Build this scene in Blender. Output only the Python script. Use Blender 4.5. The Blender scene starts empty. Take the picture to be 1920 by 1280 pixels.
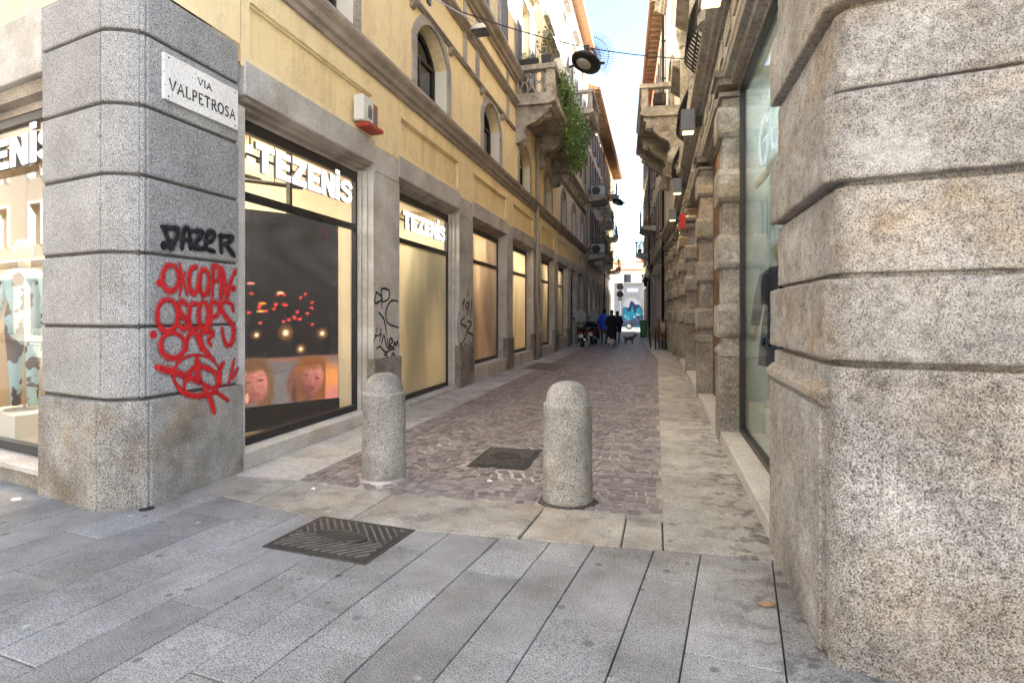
import bpy, bmesh, math, random
from mathutils import Vector, Matrix, noise as mnoise
R = math.radians
random.seed(7)
SC = bpy.context.scene
COL = SC.collection
# ------------------------------------------------------------------ camera
cam = bpy.data.cameras.new('camera'); camo = bpy.data.objects.new('camera', cam); COL.objects.link(camo)
YAW = math.atan(270/1072)
cam.sensor_width = 36; cam.lens = 1072/1920*36; cam.shift_y = -52/1920; cam.clip_start = .05; cam.clip_end = 3000
camo.location = (0, 0, 1.5); camo.rotation_euler = (R(90), 0, YAW)
SC.camera = camo
# ------------------------------------------------------------------ sky, sun, exposure
SUN_AZ, SUN_EL = 82, 32          # degrees to the right of the alley direction, elevation
w = bpy.data.worlds.new('World'); SC.world = w; w.use_nodes = True
wn = w.node_tree; bg = wn.nodes['Background']
sky = wn.nodes.new('ShaderNodeTexSky'); sky.sky_type = 'NISHITA'; sky.sun_disc = False
sky.sun_elevation = R(SUN_EL); sky.sun_rotation = R(SUN_AZ); sky.air_density = 1.0; sky.dust_density = .5; sky.ozone_density = 1.5
wn.links.new(sky.outputs[0], bg.inputs[0]); bg.inputs[1].default_value = 0.055
sl = bpy.data.lights.new('sun', 'SUN'); sl.energy = 5; sl.angle = R(.5); sl.color = (1, .93, .82)
so = bpy.data.objects.new('sun', sl); COL.objects.link(so)
sd = Vector((math.sin(R(SUN_AZ))*math.cos(R(SUN_EL)), math.cos(R(SUN_AZ))*math.cos(R(SUN_EL)), math.sin(R(SUN_EL))))
so.rotation_euler = sd.to_track_quat('Z', 'Y').to_euler(); so.location = (0, 0, 40)
SC.view_settings.view_transform = 'Standard'; SC.view_settings.look = 'None'; SC.view_settings.gamma = 1
SC.view_settings.use_curve_mapping = False
SC.view_settings.exposure = 3.72
try:
    SC.cycles.max_bounces = 7; SC.cycles.diffuse_bounces = 4; SC.cycles.transparent_max_bounces = 12
except Exception: pass

# ------------------------------------------------------------------ helpers
WL = {}
def link(o, parent=None):
    COL.objects.link(o)
    if parent is not None: o.parent = parent
    WL[o.name] = WL[parent.name].copy() if parent is not None else Vector(o.location)
    return o
def tag(o, label=None, cat=None, group=None, kind=None):
    if label: o['label'] = label
    if cat: o['category'] = cat
    if group: o['group'] = group
    if kind: o['kind'] = kind
    return o
def empty(name, loc=(0, 0, 0), label=None, cat=None, group=None):
    o = bpy.data.objects.new(name, None); o.location = loc; o.empty_display_size = .2
    link(o); WL[o.name] = Vector(loc)
    return tag(o, label, cat, group)
class Frame:
    """a facade: s runs along it, d points out of it, z is up"""
    def __init__(s, P, D, N): s.P = Vector((P[0], P[1], 0)); s.D = Vector((D[0], D[1], 0)).normalized(); s.N = Vector((N[0], N[1], 0)).normalized()
    def __call__(s, a, d, z): return s.P+s.D*a+s.N*d+Vector((0, 0, z))
FL = Frame((-3.83, 0), (0, 1), (1, 0))                       # left side of the alley
MD = Vector((.974, -.2265, 0)).normalized()                  # direction of the main street
MN = Vector((-.2265, -.974, 0)).normalized()
FLM = Frame((-4.11, 3.46), (-MD.x, -MD.y), (MN.x, MN.y))     # left building, main street side
FR = Frame((.75, 0), (0, 1), (-1, 0))                        # right side of the alley
FRM = Frame((.75, 2.70), (MD.x, MD.y), (MN.x, MN.y))
BA = R(3.3)
FR2 = Frame((.75+19.2*math.tan(BA), 0), (-math.sin(BA), math.cos(BA)), (-math.cos(BA), -math.sin(BA)))   # beyond the bend
WF = None
class MB:
    def __init__(s, F=None): s.v = []; s.f = []; s.F = F
    def P(s, p): return s.F(*p) if s.F else Vector(p)
    def add(s, vs, fs):
        o = len(s.v); s.v += [s.P(p) for p in vs]; s.f += [tuple(o+i for i in f) for f in fs]; return s
    def box(s, a0, a1, b0, b1, c0, c1):
        return s.add([(a0, b0, c0), (a1, b0, c0), (a1, b1, c0), (a0, b1, c0), (a0, b0, c1), (a1, b0, c1), (a1, b1, c1), (a0, b1, c1)],
                     [(0, 3, 2, 1), (4, 5, 6, 7), (0, 1, 5, 4), (1, 2, 6, 5), (2, 3, 7, 6), (3, 0, 4, 7)])
    def quad(s, *p): return s.add(p, [tuple(range(len(p)))])
    def pz(s, pts, z0, z1):                                  # plan polygon extruded upwards
        n = len(pts)
        return s.add([(p[0], p[1], z0) for p in pts]+[(p[0], p[1], z1) for p in pts],
                     [tuple(range(n))[::-1], tuple(range(n, 2*n))]+[(i, (i+1) % n, n+(i+1) % n, n+i) for i in range(n)])
    def pd(s, pts, d0, d1):                                  # polygon in (s,z) extruded along d
        n = len(pts)
        return s.add([(p[0], d0, p[1]) for p in pts]+[(p[0], d1, p[1]) for p in pts],
                     [tuple(range(n))[::-1], tuple(range(n, 2*n))]+[(i, (i+1) % n, n+(i+1) % n, n+i) for i in range(n)])
    def prof(s, pts, s0, s1):                                # profile in (d,z) extruded along s
        n = len(pts)
        return s.add([(s0, p[0], p[1]) for p in pts]+[(s1, p[0], p[1]) for p in pts],
                     [tuple(range(n))[::-1], tuple(range(n, 2*n))]+[(i, (i+1) % n, n+(i+1) % n, n+i) for i in range(n)])
    def lathe(s, c, pr, n=16, ax='z', cap=True):
        vs = []; fs = []
        for r, h in pr:
            for i in range(n):
                a = 2*math.pi*i/n; u, v = r*math.cos(a), r*math.sin(a)
                vs.append((c[0]+u, c[1]+v, c[2]+h) if ax == 'z' else ((c[0]+h, c[1]+u, c[2]+v) if ax == 'x' else (c[0]+u, c[1]+h, c[2]+v)))
        m = len(pr)
        for j in range(m-1):
            for i in range(n): fs.append((j*n+i, j*n+(i+1) % n, (j+1)*n+(i+1) % n, (j+1)*n+i))
        if cap: fs += [tuple(range(n))[::-1], tuple(range((m-1)*n, m*n))]
        return s.add(vs, fs)
    def ball(s, c, rx, ry=None, rz=None, n=12, m=8):
        ry = ry or rx; rz = rz or rx
        pr = [(math.sin(math.pi*j/m), -math.cos(math.pi*j/m)) for j in range(m+1)]
        pr[0] = (.02, -1); pr[-1] = (.02, 1)
        vs = []; fs = []
        for r, h in pr:
            for i in range(n):
                a = 2*math.pi*i/n; vs.append((c[0]+rx*r*math.cos(a), c[1]+ry*r*math.sin(a), c[2]+rz*h))
        for j in range(m):
            for i in range(n): fs.append((j*n+i, j*n+(i+1) % n, (j+1)*n+(i+1) % n, (j+1)*n+i))
        fs += [tuple(range(n))[::-1], tuple(range(m*n, m*n+n))]
        return s.add(vs, fs)
    def tube(s, path, r, n=8, flat=None, up=(0, 0, 1)):
        """round bar along a path; flat=(axis vector, thickness) squashes the section along that axis"""
        pts = [Vector(p) for p in path]; k = len(pts); vs = []; fs = []
        rad = r if isinstance(r, (list, tuple)) else [r]*k
        prev = None
        for i, p in enumerate(pts):
            t = (pts[min(i+1, k-1)]-pts[max(i-1, 0)])
            t = t.normalized() if t.length > 1e-9 else Vector((0, 0, 1))
            if flat: b = Vector(flat[0]).normalized(); a = t.cross(b); a = a.normalized() if a.length > 1e-6 else Vector((1, 0, 0))
            else:
                ref = prev if prev is not None else (Vector(up) if abs(t.dot(Vector(up))) < .95 else Vector((1, 0, 0)))
                b = ref-t*ref.dot(t); b = b.normalized() if b.length > 1e-6 else Vector((1, 0, 0)); a = t.cross(b); prev = b
            for j in range(n):
                q = 2*math.pi*j/n
                vs.append(tuple(p+a*math.cos(q)*rad[i]+b*math.sin(q)*(flat[1] if flat else rad[i])))
        for i in range(k-1):
            for j in range(n): fs.append((i*n+j, i*n+(j+1) % n, (i+1)*n+(j+1) % n, (i+1)*n+j))
        fs += [tuple(range(n))[::-1], tuple(range((k-1)*n, k*n))]
        return s.add(vs, fs)
    def mesh(s, name, bevel=0, seg=1, smooth=False, off=Vector((0, 0, 0))):
        me = bpy.data.meshes.new(name); me.from_pydata([tuple(p-off) for p in s.v], [], s.f)
        bm = bmesh.new(); bm.from_mesh(me)
        bmesh.ops.recalc_face_normals(bm, faces=bm.faces)
        if bevel:
            ed = [e for e in bm.edges if len(e.link_faces) == 2 and e.calc_face_angle(0) > .5]
            bmesh.ops.bevel(bm, geom=ed, offset=bevel, segments=seg, affect='EDGES', profile=.5, clamp_overlap=True)
        bm.to_mesh(me); bm.free()
        if smooth: me.polygons.foreach_set('use_smooth', [True]*len(me.polygons))
        return me
    def build(s, name, mat, parent=None, bevel=0, seg=1, smooth=False, label=None, cat=None, group=None, kind=None, loc=None):
        off = WL[parent.name] if parent is not None else Vector(loc or (0, 0, 0))
        me = s.mesh(name, bevel, seg, smooth, off); me.materials.append(M[mat] if isinstance(mat, str) else mat)
        o = bpy.data.objects.new(name, me)
        if parent is None and loc: o.location = loc
        link(o, parent)
        return tag(o, label, cat, group, kind)
def copy_tree(o, parent=None):
    c = o.copy(); COL.objects.link(c)
    if parent is not None: c.parent = parent
    for ch in [x for x in bpy.data.objects if x.parent == o]: copy_tree(ch, c)
    return c
def arcpts(cx, cz, r, a0, a1, n): return [(cx+r*math.cos(R(a0+(a1-a0)*i/n)), cz+r*math.sin(R(a0+(a1-a0)*i/n))) for i in range(n+1)]
def smooth_path(pts, sub=6, closed=False):
    """Catmull-Rom through 2-D or 3-D points"""
    P = [Vector(p) for p in pts]; out = []
    n = len(P)
    for i in range(n-1):
        a, b, c, d = P[max(i-1, 0)], P[i], P[i+1], P[min(i+2, n-1)]
        for k in range(sub):
            t = k/sub
            out.append(.5*((2*b)+(c-a)*t+(2*a-5*b+4*c-d)*t*t+(3*b-a-3*c+d)*t**3))
    out.append(P[-1]); return out

# ------------------------------------------------------------------ materials
M = {}
class NB:
    def __init__(s, name):
        s.m = bpy.data.materials.new(name); s.m.use_nodes = True; s.t = s.m.node_tree; s.n = s.t.nodes; s.n.clear()
        s.out = s.n.new('ShaderNodeOutputMaterial'); M[name] = s.m
        g = s.n.new('ShaderNodeNewGeometry'); s.pos = g.outputs['Position']; s.nrm = g.outputs['Normal']
        s.rnd = s.n.new('ShaderNodeObjectInfo').outputs['Random']
    def set(s, i, v):
        if isinstance(v, bpy.types.NodeSocket): s.t.links.new(v, i)
        elif isinstance(v, (tuple, list)): i.default_value = tuple(v)+((1,) if len(v) == 3 and len(i.default_value) == 4 else ())
        else: i.default_value = v
    def scalev(s, v, sc, off=None):
        n = s.n.new('ShaderNodeMapping'); s.set(n.inputs[0], v); n.inputs['Scale'].default_value = sc
        if off is not None: s.set(n.inputs['Location'], off)
        return n.outputs[0]
    def noise(s, scale, detail=3, rough=.55, vec=None, out=0, dist=0):
        n = s.n.new('ShaderNodeTexNoise'); s.set(n.inputs['Vector'], vec or s.pos); n.inputs['Scale'].default_value = scale
        n.inputs['Detail'].default_value = detail; n.inputs['Roughness'].default_value = rough; n.inputs['Distortion'].default_value = dist
        return n.outputs[out]
    def voro(s, scale, vec=None, feature='F1', out='Distance'):
        n = s.n.new('ShaderNodeTexVoronoi'); s.set(n.inputs['Vector'], vec or s.pos); n.inputs['Scale'].default_value = scale; n.feature = feature
        return n.outputs[out]
    def ramp(s, f, stops, const=False):
        n = s.n.new('ShaderNodeValToRGB'); s.set(n.inputs[0], f); e = n.color_ramp.elements
        if const: n.color_ramp.interpolation = 'CONSTANT'
        while len(e) < len(stops): e.new(.5)
        for x, (p, c) in zip(e, stops): x.position = p; x.color = tuple(c)+(1,) if isinstance(c, (tuple, list)) else (c, c, c, 1)
        return n.outputs[0]
    def mix(s, f, a, b, mode='MIX'):
        n = s.n.new('ShaderNodeMix'); n.data_type = 'RGBA'; n.blend_type = mode; n.clamp_factor = True
        s.set(n.inputs[0], f); s.set(n.inputs[6], a); s.set(n.inputs[7], b); return n.outputs[2]
    def math(s, op, a, b=0.0, c=0.0):
        n = s.n.new('ShaderNodeMath'); n.operation = op; s.set(n.inputs[0], a); s.set(n.inputs[1], b); s.set(n.inputs[2], c); return n.outputs[0]
    def sep(s, v=None):
        n = s.n.new('ShaderNodeSeparateXYZ'); s.set(n.inputs[0], v or s.pos); return n.outputs
    def bump(s, h, strength=.3, dist=.01, nrm=None):
        n = s.n.new('ShaderNodeBump'); s.set(n.inputs['Height'], h); n.inputs['Strength'].default_value = strength; n.inputs['Distance'].default_value = dist
        if nrm: s.set(n.inputs['Normal'], nrm)
        return n.outputs[0]
    def bsdf(s, col, rough=.6, nrm=None, metal=0, spec=.5, **kw):
        n = s.n.new('ShaderNodeBsdfPrincipled'); s.set(n.inputs['Base Color'], col); s.set(n.inputs['Roughness'], rough)
        n.inputs['Metallic'].default_value = metal; n.inputs['Specular IOR Level'].default_value = spec
        if nrm: s.set(n.inputs['Normal'], nrm)
        for k, v in kw.items(): s.set(n.inputs[k.replace('_', ' ')], v)
        s.t.links.new(n.outputs[0], s.out.inputs[0]); return n.outputs[0]
def granite(name, light, mid, dark, gs=170, stain=None, stain_amt=.4, stain_sc=1.6, rough=.75, bump=.35, var=.12, patch=.25, dirt=None, contrast=1.0, coarse=None, spots=0, pale=0, grime=0):
    b = NB(name)
    g1 = b.noise(gs, 3, .7)
    lo, hi = .5-.11/contrast, .5+.13/contrast
    sp = b.ramp(g1, [(lo, dark), (.5-.02, mid), (hi, light)])
    g2 = b.voro(gs*.55); k = b.ramp(g2, [(.08, (0, 0, 0)), (.2, (1, 1, 1))])
    c = b.mix(.55, sp, b.mix(1, sp, k, 'MULTIPLY'))
    pt = b.ramp(b.noise(2.3, 5, .6), [(.32, 1-patch), (.68, 1+patch*.35)])
    c = b.mix(1, c, pt, 'MULTIPLY')
    if coarse: c = b.mix(1, c, b.ramp(b.noise(coarse, 4, .65), [(.35, .62), (.52, 1.0), (.7, 1.12)]), 'MULTIPLY')
    if stain: c = b.mix(b.math('MULTIPLY', b.ramp(b.noise(stain_sc, 5, .62, b.scalev(b.pos, (1, 1, 1.5))), [(.47, 0.0), (.68, 1.0)]), stain_amt), c, b.mix(1, c, stain, 'MULTIPLY'))
    if dirt: c = b.mix(b.math('MULTIPLY', b.ramp(b.noise(3.7, 6, .7), [(.5, 0.0), (.66, 1.0)]), dirt), c, (.055, .05, .045))
    if pale: c = b.mix(b.math('MULTIPLY', b.ramp(b.noise(2.7, 9, .78, b.scalev(b.pos, (1, 1, 1.3), (5, 2, 1))), [(.52, 0.0), (.64, 1.0)]), pale), c, (.80, .785, .76))
    if grime: c = b.mix(b.math('MULTIPLY', b.ramp(b.noise(1.9, 7, .72, b.scalev(b.pos, (1, 1, .7), (9, 4, 3))), [(.50, 0.0), (.70, 1.0)]), grime), c, b.mix(1, c, (.42, .40, .38), 'MULTIPLY'))
    if spots:
        wv_ = b.n.new('ShaderNodeVectorMath'); wv_.operation = 'ADD'; b.set(wv_.inputs[0], b.pos); b.set(wv_.inputs[1], b.scalev(b.noise(14, 3, out=1), (.03, .03, .03)))
        d_ = b.voro(4.3, wv_.outputs[0]); c = b.mix(b.math('MULTIPLY', b.ramp(d_, [(.085, 1.0), (.12, 0.0)]), spots), c, (.07, .068, .066))
        d_ = b.voro(2.9, b.scalev(wv_.outputs[0], (1, 1, 1), (3.3, 1.7, 0))); c = b.mix(b.math('MULTIPLY', b.ramp(d_, [(.05, 1.0), (.075, 0.0)]), spots*.8), c, (.55, .54, .52))
        sx_ = b.sep(); m_ = b.math('MULTIPLY', b.ramp(sx_[0], [(.18, 0.0), (.62, 1.0)]), b.ramp(b.noise(6.5, 6, .7), [(.50, 0.0), (.60, 1.0)])); c = b.mix(b.math('MULTIPLY', m_, .8), c, (.06, .058, .056))
    if var: c = b.mix(1, c, b.ramp(b.rnd, [(0, 1-var), (1, 1+var*.5)]), 'MULTIPLY')
    h = b.math('ADD', g1, b.math('MULTIPLY', b.noise(28, 5, .65), 1.6))
    b.bsdf(c, rough, b.bump(h, bump, .006)); return b
def stucco(name, col, dark, amt=.5, fine=.25):
    b = NB(name)
    streak = b.noise(1.0, 6, .65, b.scalev(b.pos, (2.6, 2.6, .35)))
    c = b.mix(b.math('MULTIPLY', b.ramp(streak, [(.47, 0.0), (.72, 1.0)]), amt), col, dark)
    thin = b.noise(1.0, 5, .7, b.scalev(b.pos, (11, 11, .5)))
    c = b.mix(b.math('MULTIPLY', b.ramp(thin, [(.56, 0.0), (.70, 1.0)]), amt*.8), c, dark)
    c = b.mix(b.math('MULTIPLY', b.ramp(b.noise(.9, 4, .6), [(.4, 0.0), (.7, 1.0)]), .22), c, tuple(min(1, x*1.22) for x in col))
    c = b.mix(b.math('MULTIPLY', b.ramp(b.noise(4.5, 7, .75), [(.54, 0.0), (.70, 1.0)]), amt*.7), c, dark)
    cr = b.voro(1.1, b.scalev(b.noise(1.6, 6, .7, out=1), (2.2, 2.2, 2.2)), 'DISTANCE_TO_EDGE')
    c = b.mix(b.math('MULTIPLY', b.ramp(cr, [(.004, 1.0), (.012, 0.0)]), .35), c, tuple(x*.4 for x in dark))
    b.bsdf(c, .9, b.bump(b.noise(60, 4, .7), fine, .006), spec=.2); return b
def plain(name, col, rough=.6, metal=0, spec=.5, nsc=12, namt=.18, bump=0, bsc=80, **kw):
    b = NB(name)
    c = b.mix(1, col, b.ramp(b.noise(nsc, 4, .6), [(.3, 1-namt), (.7, 1+namt*.5)]), 'MULTIPLY')
    b.bsdf(c, rough, b.bump(b.noise(bsc, 3), bump, .004) if bump else None, metal, spec, **kw); return b
def emit(name, col, st):
    b = NB(name); e = b.n.new('ShaderNodeEmission'); e.inputs[0].default_value = tuple(col)+(1,); e.inputs[1].default_value = st
    b.t.links.new(e.outputs[0], b.out.inputs[0]); return b
def thin_ior(b, fr, ior):
    # the same index from both sides of a pane, so that its far face does not turn into a mirror
    g = b.n.new('ShaderNodeNewGeometry'); m = b.n.new('ShaderNodeMix'); m.data_type = 'FLOAT'
    b.t.links.new(g.outputs['Backfacing'], m.inputs[0]); m.inputs[2].default_value = ior; m.inputs[3].default_value = 1/ior
    b.t.links.new(m.outputs[0], fr.inputs[0])
def glass(name, tint=(1, 1, 1), ior=1.5, base=.0, rough=0.0):
    b = NB(name); tr = b.n.new('ShaderNodeBsdfTransparent'); tr.inputs[0].default_value = tuple(tint)+(1,)
    gl = b.n.new('ShaderNodeBsdfGlossy'); gl.inputs['Roughness'].default_value = rough
    fr = b.n.new('ShaderNodeFresnel'); thin_ior(b, fr, ior)
    mx = b.n.new('ShaderNodeMixShader'); b.t.links.new(b.math('MULTIPLY_ADD', fr.outputs[0], 1.0, base), mx.inputs[0])
    b.t.links.new(tr.outputs[0], mx.inputs[1]); b.t.links.new(gl.outputs[0], mx.inputs[2]); b.t.links.new(mx.outputs[0], b.out.inputs[0]); return b
# stone
granite('pier_granite', (.50, .50, .503), (.285, .285, .288), (.055, .055, .057), 150, stain=(.8, .76, .7), stain_amt=.5, bump=.35, var=.12, patch=.18, contrast=1.15, spots=.35, grime=.25)
granite('base_granite', (.52, .50, .47), (.29, .28, .26), (.06, .06, .06), 120, stain=(.72, .52, .30), stain_amt=.75, stain_sc=1.9, bump=.5, var=.08, patch=.40, dirt=.35, grime=.7, contrast=1.15)
granite('trim_granite', (.72, .70, .665), (.56, .54, .51), (.25, .24, .225), 150, stain=(.66, .58, .48), stain_amt=.6, bump=.3, var=.1, patch=.25)
granite('mould_stone', (.52, .455, .395), (.39, .335, .285), (.18, .15, .13), 120, stain=(.5, .45, .4), stain_amt=.6, bump=.3, var=.08, patch=.3)
granite('right_granite', (.56, .535, .50), (.36, .34, .315), (.09, .082, .076), 150, stain=(.88, .68, .46), stain_amt=.8, stain_sc=1.5, bump=1.0, var=.10, patch=.34, coarse=22, contrast=.85, dirt=.12, pale=.24, grime=.42)
granite('right_base_granite', (.53, .515, .495), (.32, .307, .29), (.055, .053, .05), 135, stain=(.84, .68, .5), stain_amt=.6, stain_sc=1.2, bump=.8, var=.05, patch=.34, coarse=26, contrast=1.0, dirt=.15, pale=.16, grime=.6)
granite('bollard_granite', (.55, .54, .515), (.34, .332, .315), (.06, .059, .057), 150, stain=(.6, .57, .52), stain_amt=.7, stain_sc=3.2, bump=.5, var=.05, patch=.34, contrast=1.35, dirt=.30, spots=.4, grime=.5)
granite('slab_granite', (.44, .437, .433), (.29, .287, .284), (.10, .099, .098), 140, stain=(.84, .78, .70), stain_amt=.75, stain_sc=1.3, bump=.25, var=.19, patch=.3, rough=.62, dirt=.22, spots=.7, grime=.3)
granite('rough_slab', (.47, .465, .455), (.31, .305, .297), (.10, .10, .098), 120, stain=(.8, .76, .7), stain_amt=.5, bump=.6, var=.1, patch=.25, rough=.8, dirt=.2, spots=.5)
granite('band_stone', (.56, .535, .485), (.42, .395, .35), (.20, .19, .165), 120, stain=(.95, .68, .42), stain_amt=.6, stain_sc=1.3, bump=.4, var=.14, patch=.35, dirt=.5, spots=.6)
granite('walk_stone', (.60, .58, .55), (.46, .445, .42), (.23, .22, .21), 120, stain=(.84, .76, .66), stain_amt=.6, stain_sc=1.2, bump=.3, var=.2, patch=.28, dirt=.3, spots=.5)
granite('marble', (.80, .79, .77), (.74, .73, .71), (.62, .60, .58), 40, bump=.05, var=0, patch=.12, rough=.4)
granite('sill_stone', (.62, .61, .585), (.53, .515, .495), (.34, .33, .315), 60, stain=(.8, .7, .62), stain_amt=.5, bump=.15, var=.08, patch=.2, rough=.5)
granite('balcony_stone', (.62, .57, .50), (.47, .43, .37), (.24, .21, .18), 40, stain=(.42, .36, .31), stain_amt=.85, stain_sc=2.2, bump=.4, var=.06, patch=.4, dirt=.25)
granite('grey_stone', (.54, .51, .48), (.44, .41, .385), (.25, .235, .22), 50, stain=(.6, .55, .5), stain_amt=.6, bump=.3, var=.1, patch=.3, dirt=.2)
stucco('ochre', (.84, .70, .43), (.46, .35, .20), .40)
stucco('ochre_panel', (.82, .665, .385), (.42, .31, .17), .45)
stucco('cream', (.74, .66, .52), (.40, .34, .26), .45)
stucco('pale_cream', (.80, .745, .63), (.46, .40, .32), .45)
stucco('yellow_far', (.70, .50, .22), (.42, .28, .12), .4)
stucco('beige', (.66, .59, .48), (.34, .29, .23), .5)
stucco('greybeige', (.70, .65, .58), (.36, .32, .27), .5)
stucco('white_wall', (.72, .70, .66), (.45, .42, .38), .4)
stucco('end_grey', (.36, .345, .32), (.22, .20, .18), .4)
stucco('opposite_wall', (.46, .41, .34), (.33, .28, .22), .3)
# setts: purple-brown porphyry
b = NB('porphyry')
at = b.n.new('ShaderNodeAttribute'); at.attribute_name = 'tone'
tn = b.math('FRACT', b.math('ADD', at.outputs['Fac'], b.math('MULTIPLY', b.rnd, .37)))
c = b.ramp(tn, [(0, (.115, .094, .096)), (.45, (.185, .152, .150)), (.8, (.24, .205, .20)), (1, (.30, .265, .255))])
c = b.mix(1, c, b.ramp(b.noise(130, 3, .7), [(.3, .72), (.7, 1.22)]), 'MULTIPLY')
c = b.mix(b.math('MULTIPLY', b.ramp(b.noise(.8, 4, .6), [(.45, 0.0), (.7, 1.0)]), .30), c, (.30, .27, .26))
c = b.mix(b.math('MULTIPLY', b.ramp(b.noise(1.7, 5, .65), [(.56, 0.0), (.68, 1.0)]), .45), c, (.075, .065, .068))
b.bsdf(c, .48, b.bump(b.noise(45, 4, .65), .45, .006), spec=.5)
b = NB('mortar')
c = b.ramp(b.noise(2.2, 5, .65), [(.36, (.15, .135, .125)), (.52, (.36, .335, .31)), (.68, (.58, .55, .51))])
b.bsdf(b.mix(1, c, b.ramp(b.noise(60, 3), [(.3, .75), (.7, 1.15)]), 'MULTIPLY'), .9, b.bump(b.noise(60, 4), .5, .005))
plain('joint', (.075, .07, .066), .95, nsc=20, namt=.5)
plain('asphalt', (.10, .10, .105), .85, nsc=60, namt=.35, bump=.3)
plain('iron', (.055, .05, .047), .5, .35, nsc=14, namt=.5, bump=.3)
plain('iron_worn', (.20, .19, .18), .42, .55, nsc=22, namt=.4)
plain('dark_metal', (.022, .022, .024), .42, .2, nsc=6, namt=.3)
plain('black', (.012, .012, .013), .5)
plain('black_gloss', (.010, .010, .011), .2)
plain('grey_metal', (.17, .175, .20), .45, .3)
plain('light_metal', (.50, .50, .50), .38, .5)
plain('white_plastic', (.68, .67, .63), .5, namt=.1)
plain('red_plastic', (.42, .06, .03), .45)
plain('orange_brown', (.34, .13, .075), .6)
plain('bright_red', (.62, .02, .025), .45)
plain('wood_brown', (.20, .095, .04), .55, nsc=30, namt=.3)
plain('wicker', (.33, .17, .075), .7, nsc=60, namt=.35, bump=.5)
plain('table_top', (.55, .56, .56), .4)
plain('green_plastic', (.015, .20, .045), .45)
plain('navy', (.010, .016, .045), .75)
plain('car_blue', (.012, .03, .085), .25, spec=.6, Coat_Weight=.6)
plain('car_white', (.60, .63, .63), .3, Coat_Weight=.5)
plain('rubber', (.015, .015, .016), .8)
plain('skin', (.52, .32, .23), .6)
plain('mannequin', (.55, .44, .30), .35, namt=.05)
plain('jacket_blue', (.02, .07, .55), .7)
plain('coat_black', (.008, .008, .010), .85)
plain('trousers_grey', (.10, .09, .085), .85)
plain('trousers_light', (.50, .48, .46), .85)
plain('hair_dark', (.015, .011, .009), .7)
plain('dog_fur', (.11, .095, .08), .9, nsc=40, namt=.5)
plain('dog_light', (.42, .38, .32), .9)
plain('terracotta', (.30, .12, .06), .8)
plain('shutter_blue', (.17, .19, .24), .6, nsc=3)
plain('shutter_brown', (.13, .095, .09), .65, nsc=3)
plain('shutter_edge', (.50, .52, .56), .55)
plain('frame_white', (.62, .58, .52), .6)
plain('soffit_wood', (.22, .13, .075), .75, nsc=5, namt=.35)
plain('copper_gutter', (.26, .15, .09), .5, .3)
def spray(name, col, lo, hi, cover):
    b = NB(name)
    g = b.ramp(b.noise(170, 3, .7), [(.36, lo), (.54, hi)]); k = b.ramp(b.noise(9, 4, .6), [(.35, cover), (.6, 1.0)])
    b.bsdf(b.mix(b.noise(22, 4), col, tuple(x*.7 for x in col)), .6, Alpha=b.math('MULTIPLY', g, k))
spray('paint_red', (.60, .012, .016), .62, 1.0, .72); spray('paint_black', (.010, .010, .014), .72, 1.0, .75)
spray('overspray_red', (.60, .03, .03), .0, .30, .35); spray('overspray_black', (.02, .02, .025), .0, .26, .35)
plain('letter_ink', (.05, .05, .05), .7)
plain('paper', (.75, .74, .70), .8)
plain('leaf_dry', (.30, .20, .11), .8)
plain('interior_wall', (.66, .56, .42), .8, nsc=1)
plain('interior_white', (.78, .74, .66), .7, nsc=1, namt=.06)
plain('interior_teal', (.72, .79, .785), .6, nsc=1, namt=.1)
plain('pink_red', (.50, .06, .13), .5)
plain('pipe_grey', (.40, .38, .35), .5, .3)
b = NB('roof_tile'); sx = b.sep()
c = b.mix(b.noise(9, 3), (.52, .17, .06), (.70, .30, .13)); wv = b.n.new('ShaderNodeTexWave'); wv.inputs['Scale'].default_value = 1.6; b.set(wv.inputs['Vector'], b.pos)
b.bsdf(b.mix(1, c, b.ramp(wv.outputs[1], [(0, .75), (1, 1.1)]), 'MULTIPLY'), .85, b.bump(wv.outputs[1], .6, .05))
b = NB('wood_floor'); c = b.noise(3, 4, .6, b.scalev(b.pos, (14, 1.2, 1)))
b.bsdf(b.ramp(c, [(.3, (.38, .24, .11)), (.7, (.56, .38, .19))]), .4)
b = NB('rust_mesh'); v = b.voro(38); c = b.mix(b.ramp(b.noise(5, 5, .7), [(.35, 0.0), (.65, 1.0)]), (.085, .05, .036), (.21, .125, .09))
b.bsdf(b.mix(1, c, b.ramp(v, [(.15, .25), (.4, 1.0)]), 'MULTIPLY'), .7, b.bump(v, .6, .01), .2)
b = NB('foliage'); g = b.mix(b.rnd, (.06, .14, .028), (.10, .19, .045))
b.bsdf(b.mix(b.noise(7, 2), g, (.17, .28, .075)), .5, Transmission_Weight=0.0, Subsurface_Weight=0.0)
b = NB('foliage_dry'); b.bsdf(b.mix(b.noise(9, 2), (.09, .13, .03), (.26, .21, .07)), .6)
b = NB('cow_print'); b.bsdf(b.mix(b.ramp(b.noise(7.5, 1.5, .5), [(.55, 0.0), (.57, 1.0)]), (.36, .50, .52), (.10, .055, .032)), .8)
b = NB('dark_glass'); b.bsdf((.012, .014, .018), .04, spec=.8)
b = NB('old_glass'); b.bsdf(b.mix(b.noise(2, 3), (.03, .035, .045), (.09, .10, .115)), .06, spec=.7)
glass('shop_glass', (.97, .98, .98), 1.5)
glass('teal_glass', (.93, .975, .97), 1.5, .0)
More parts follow.
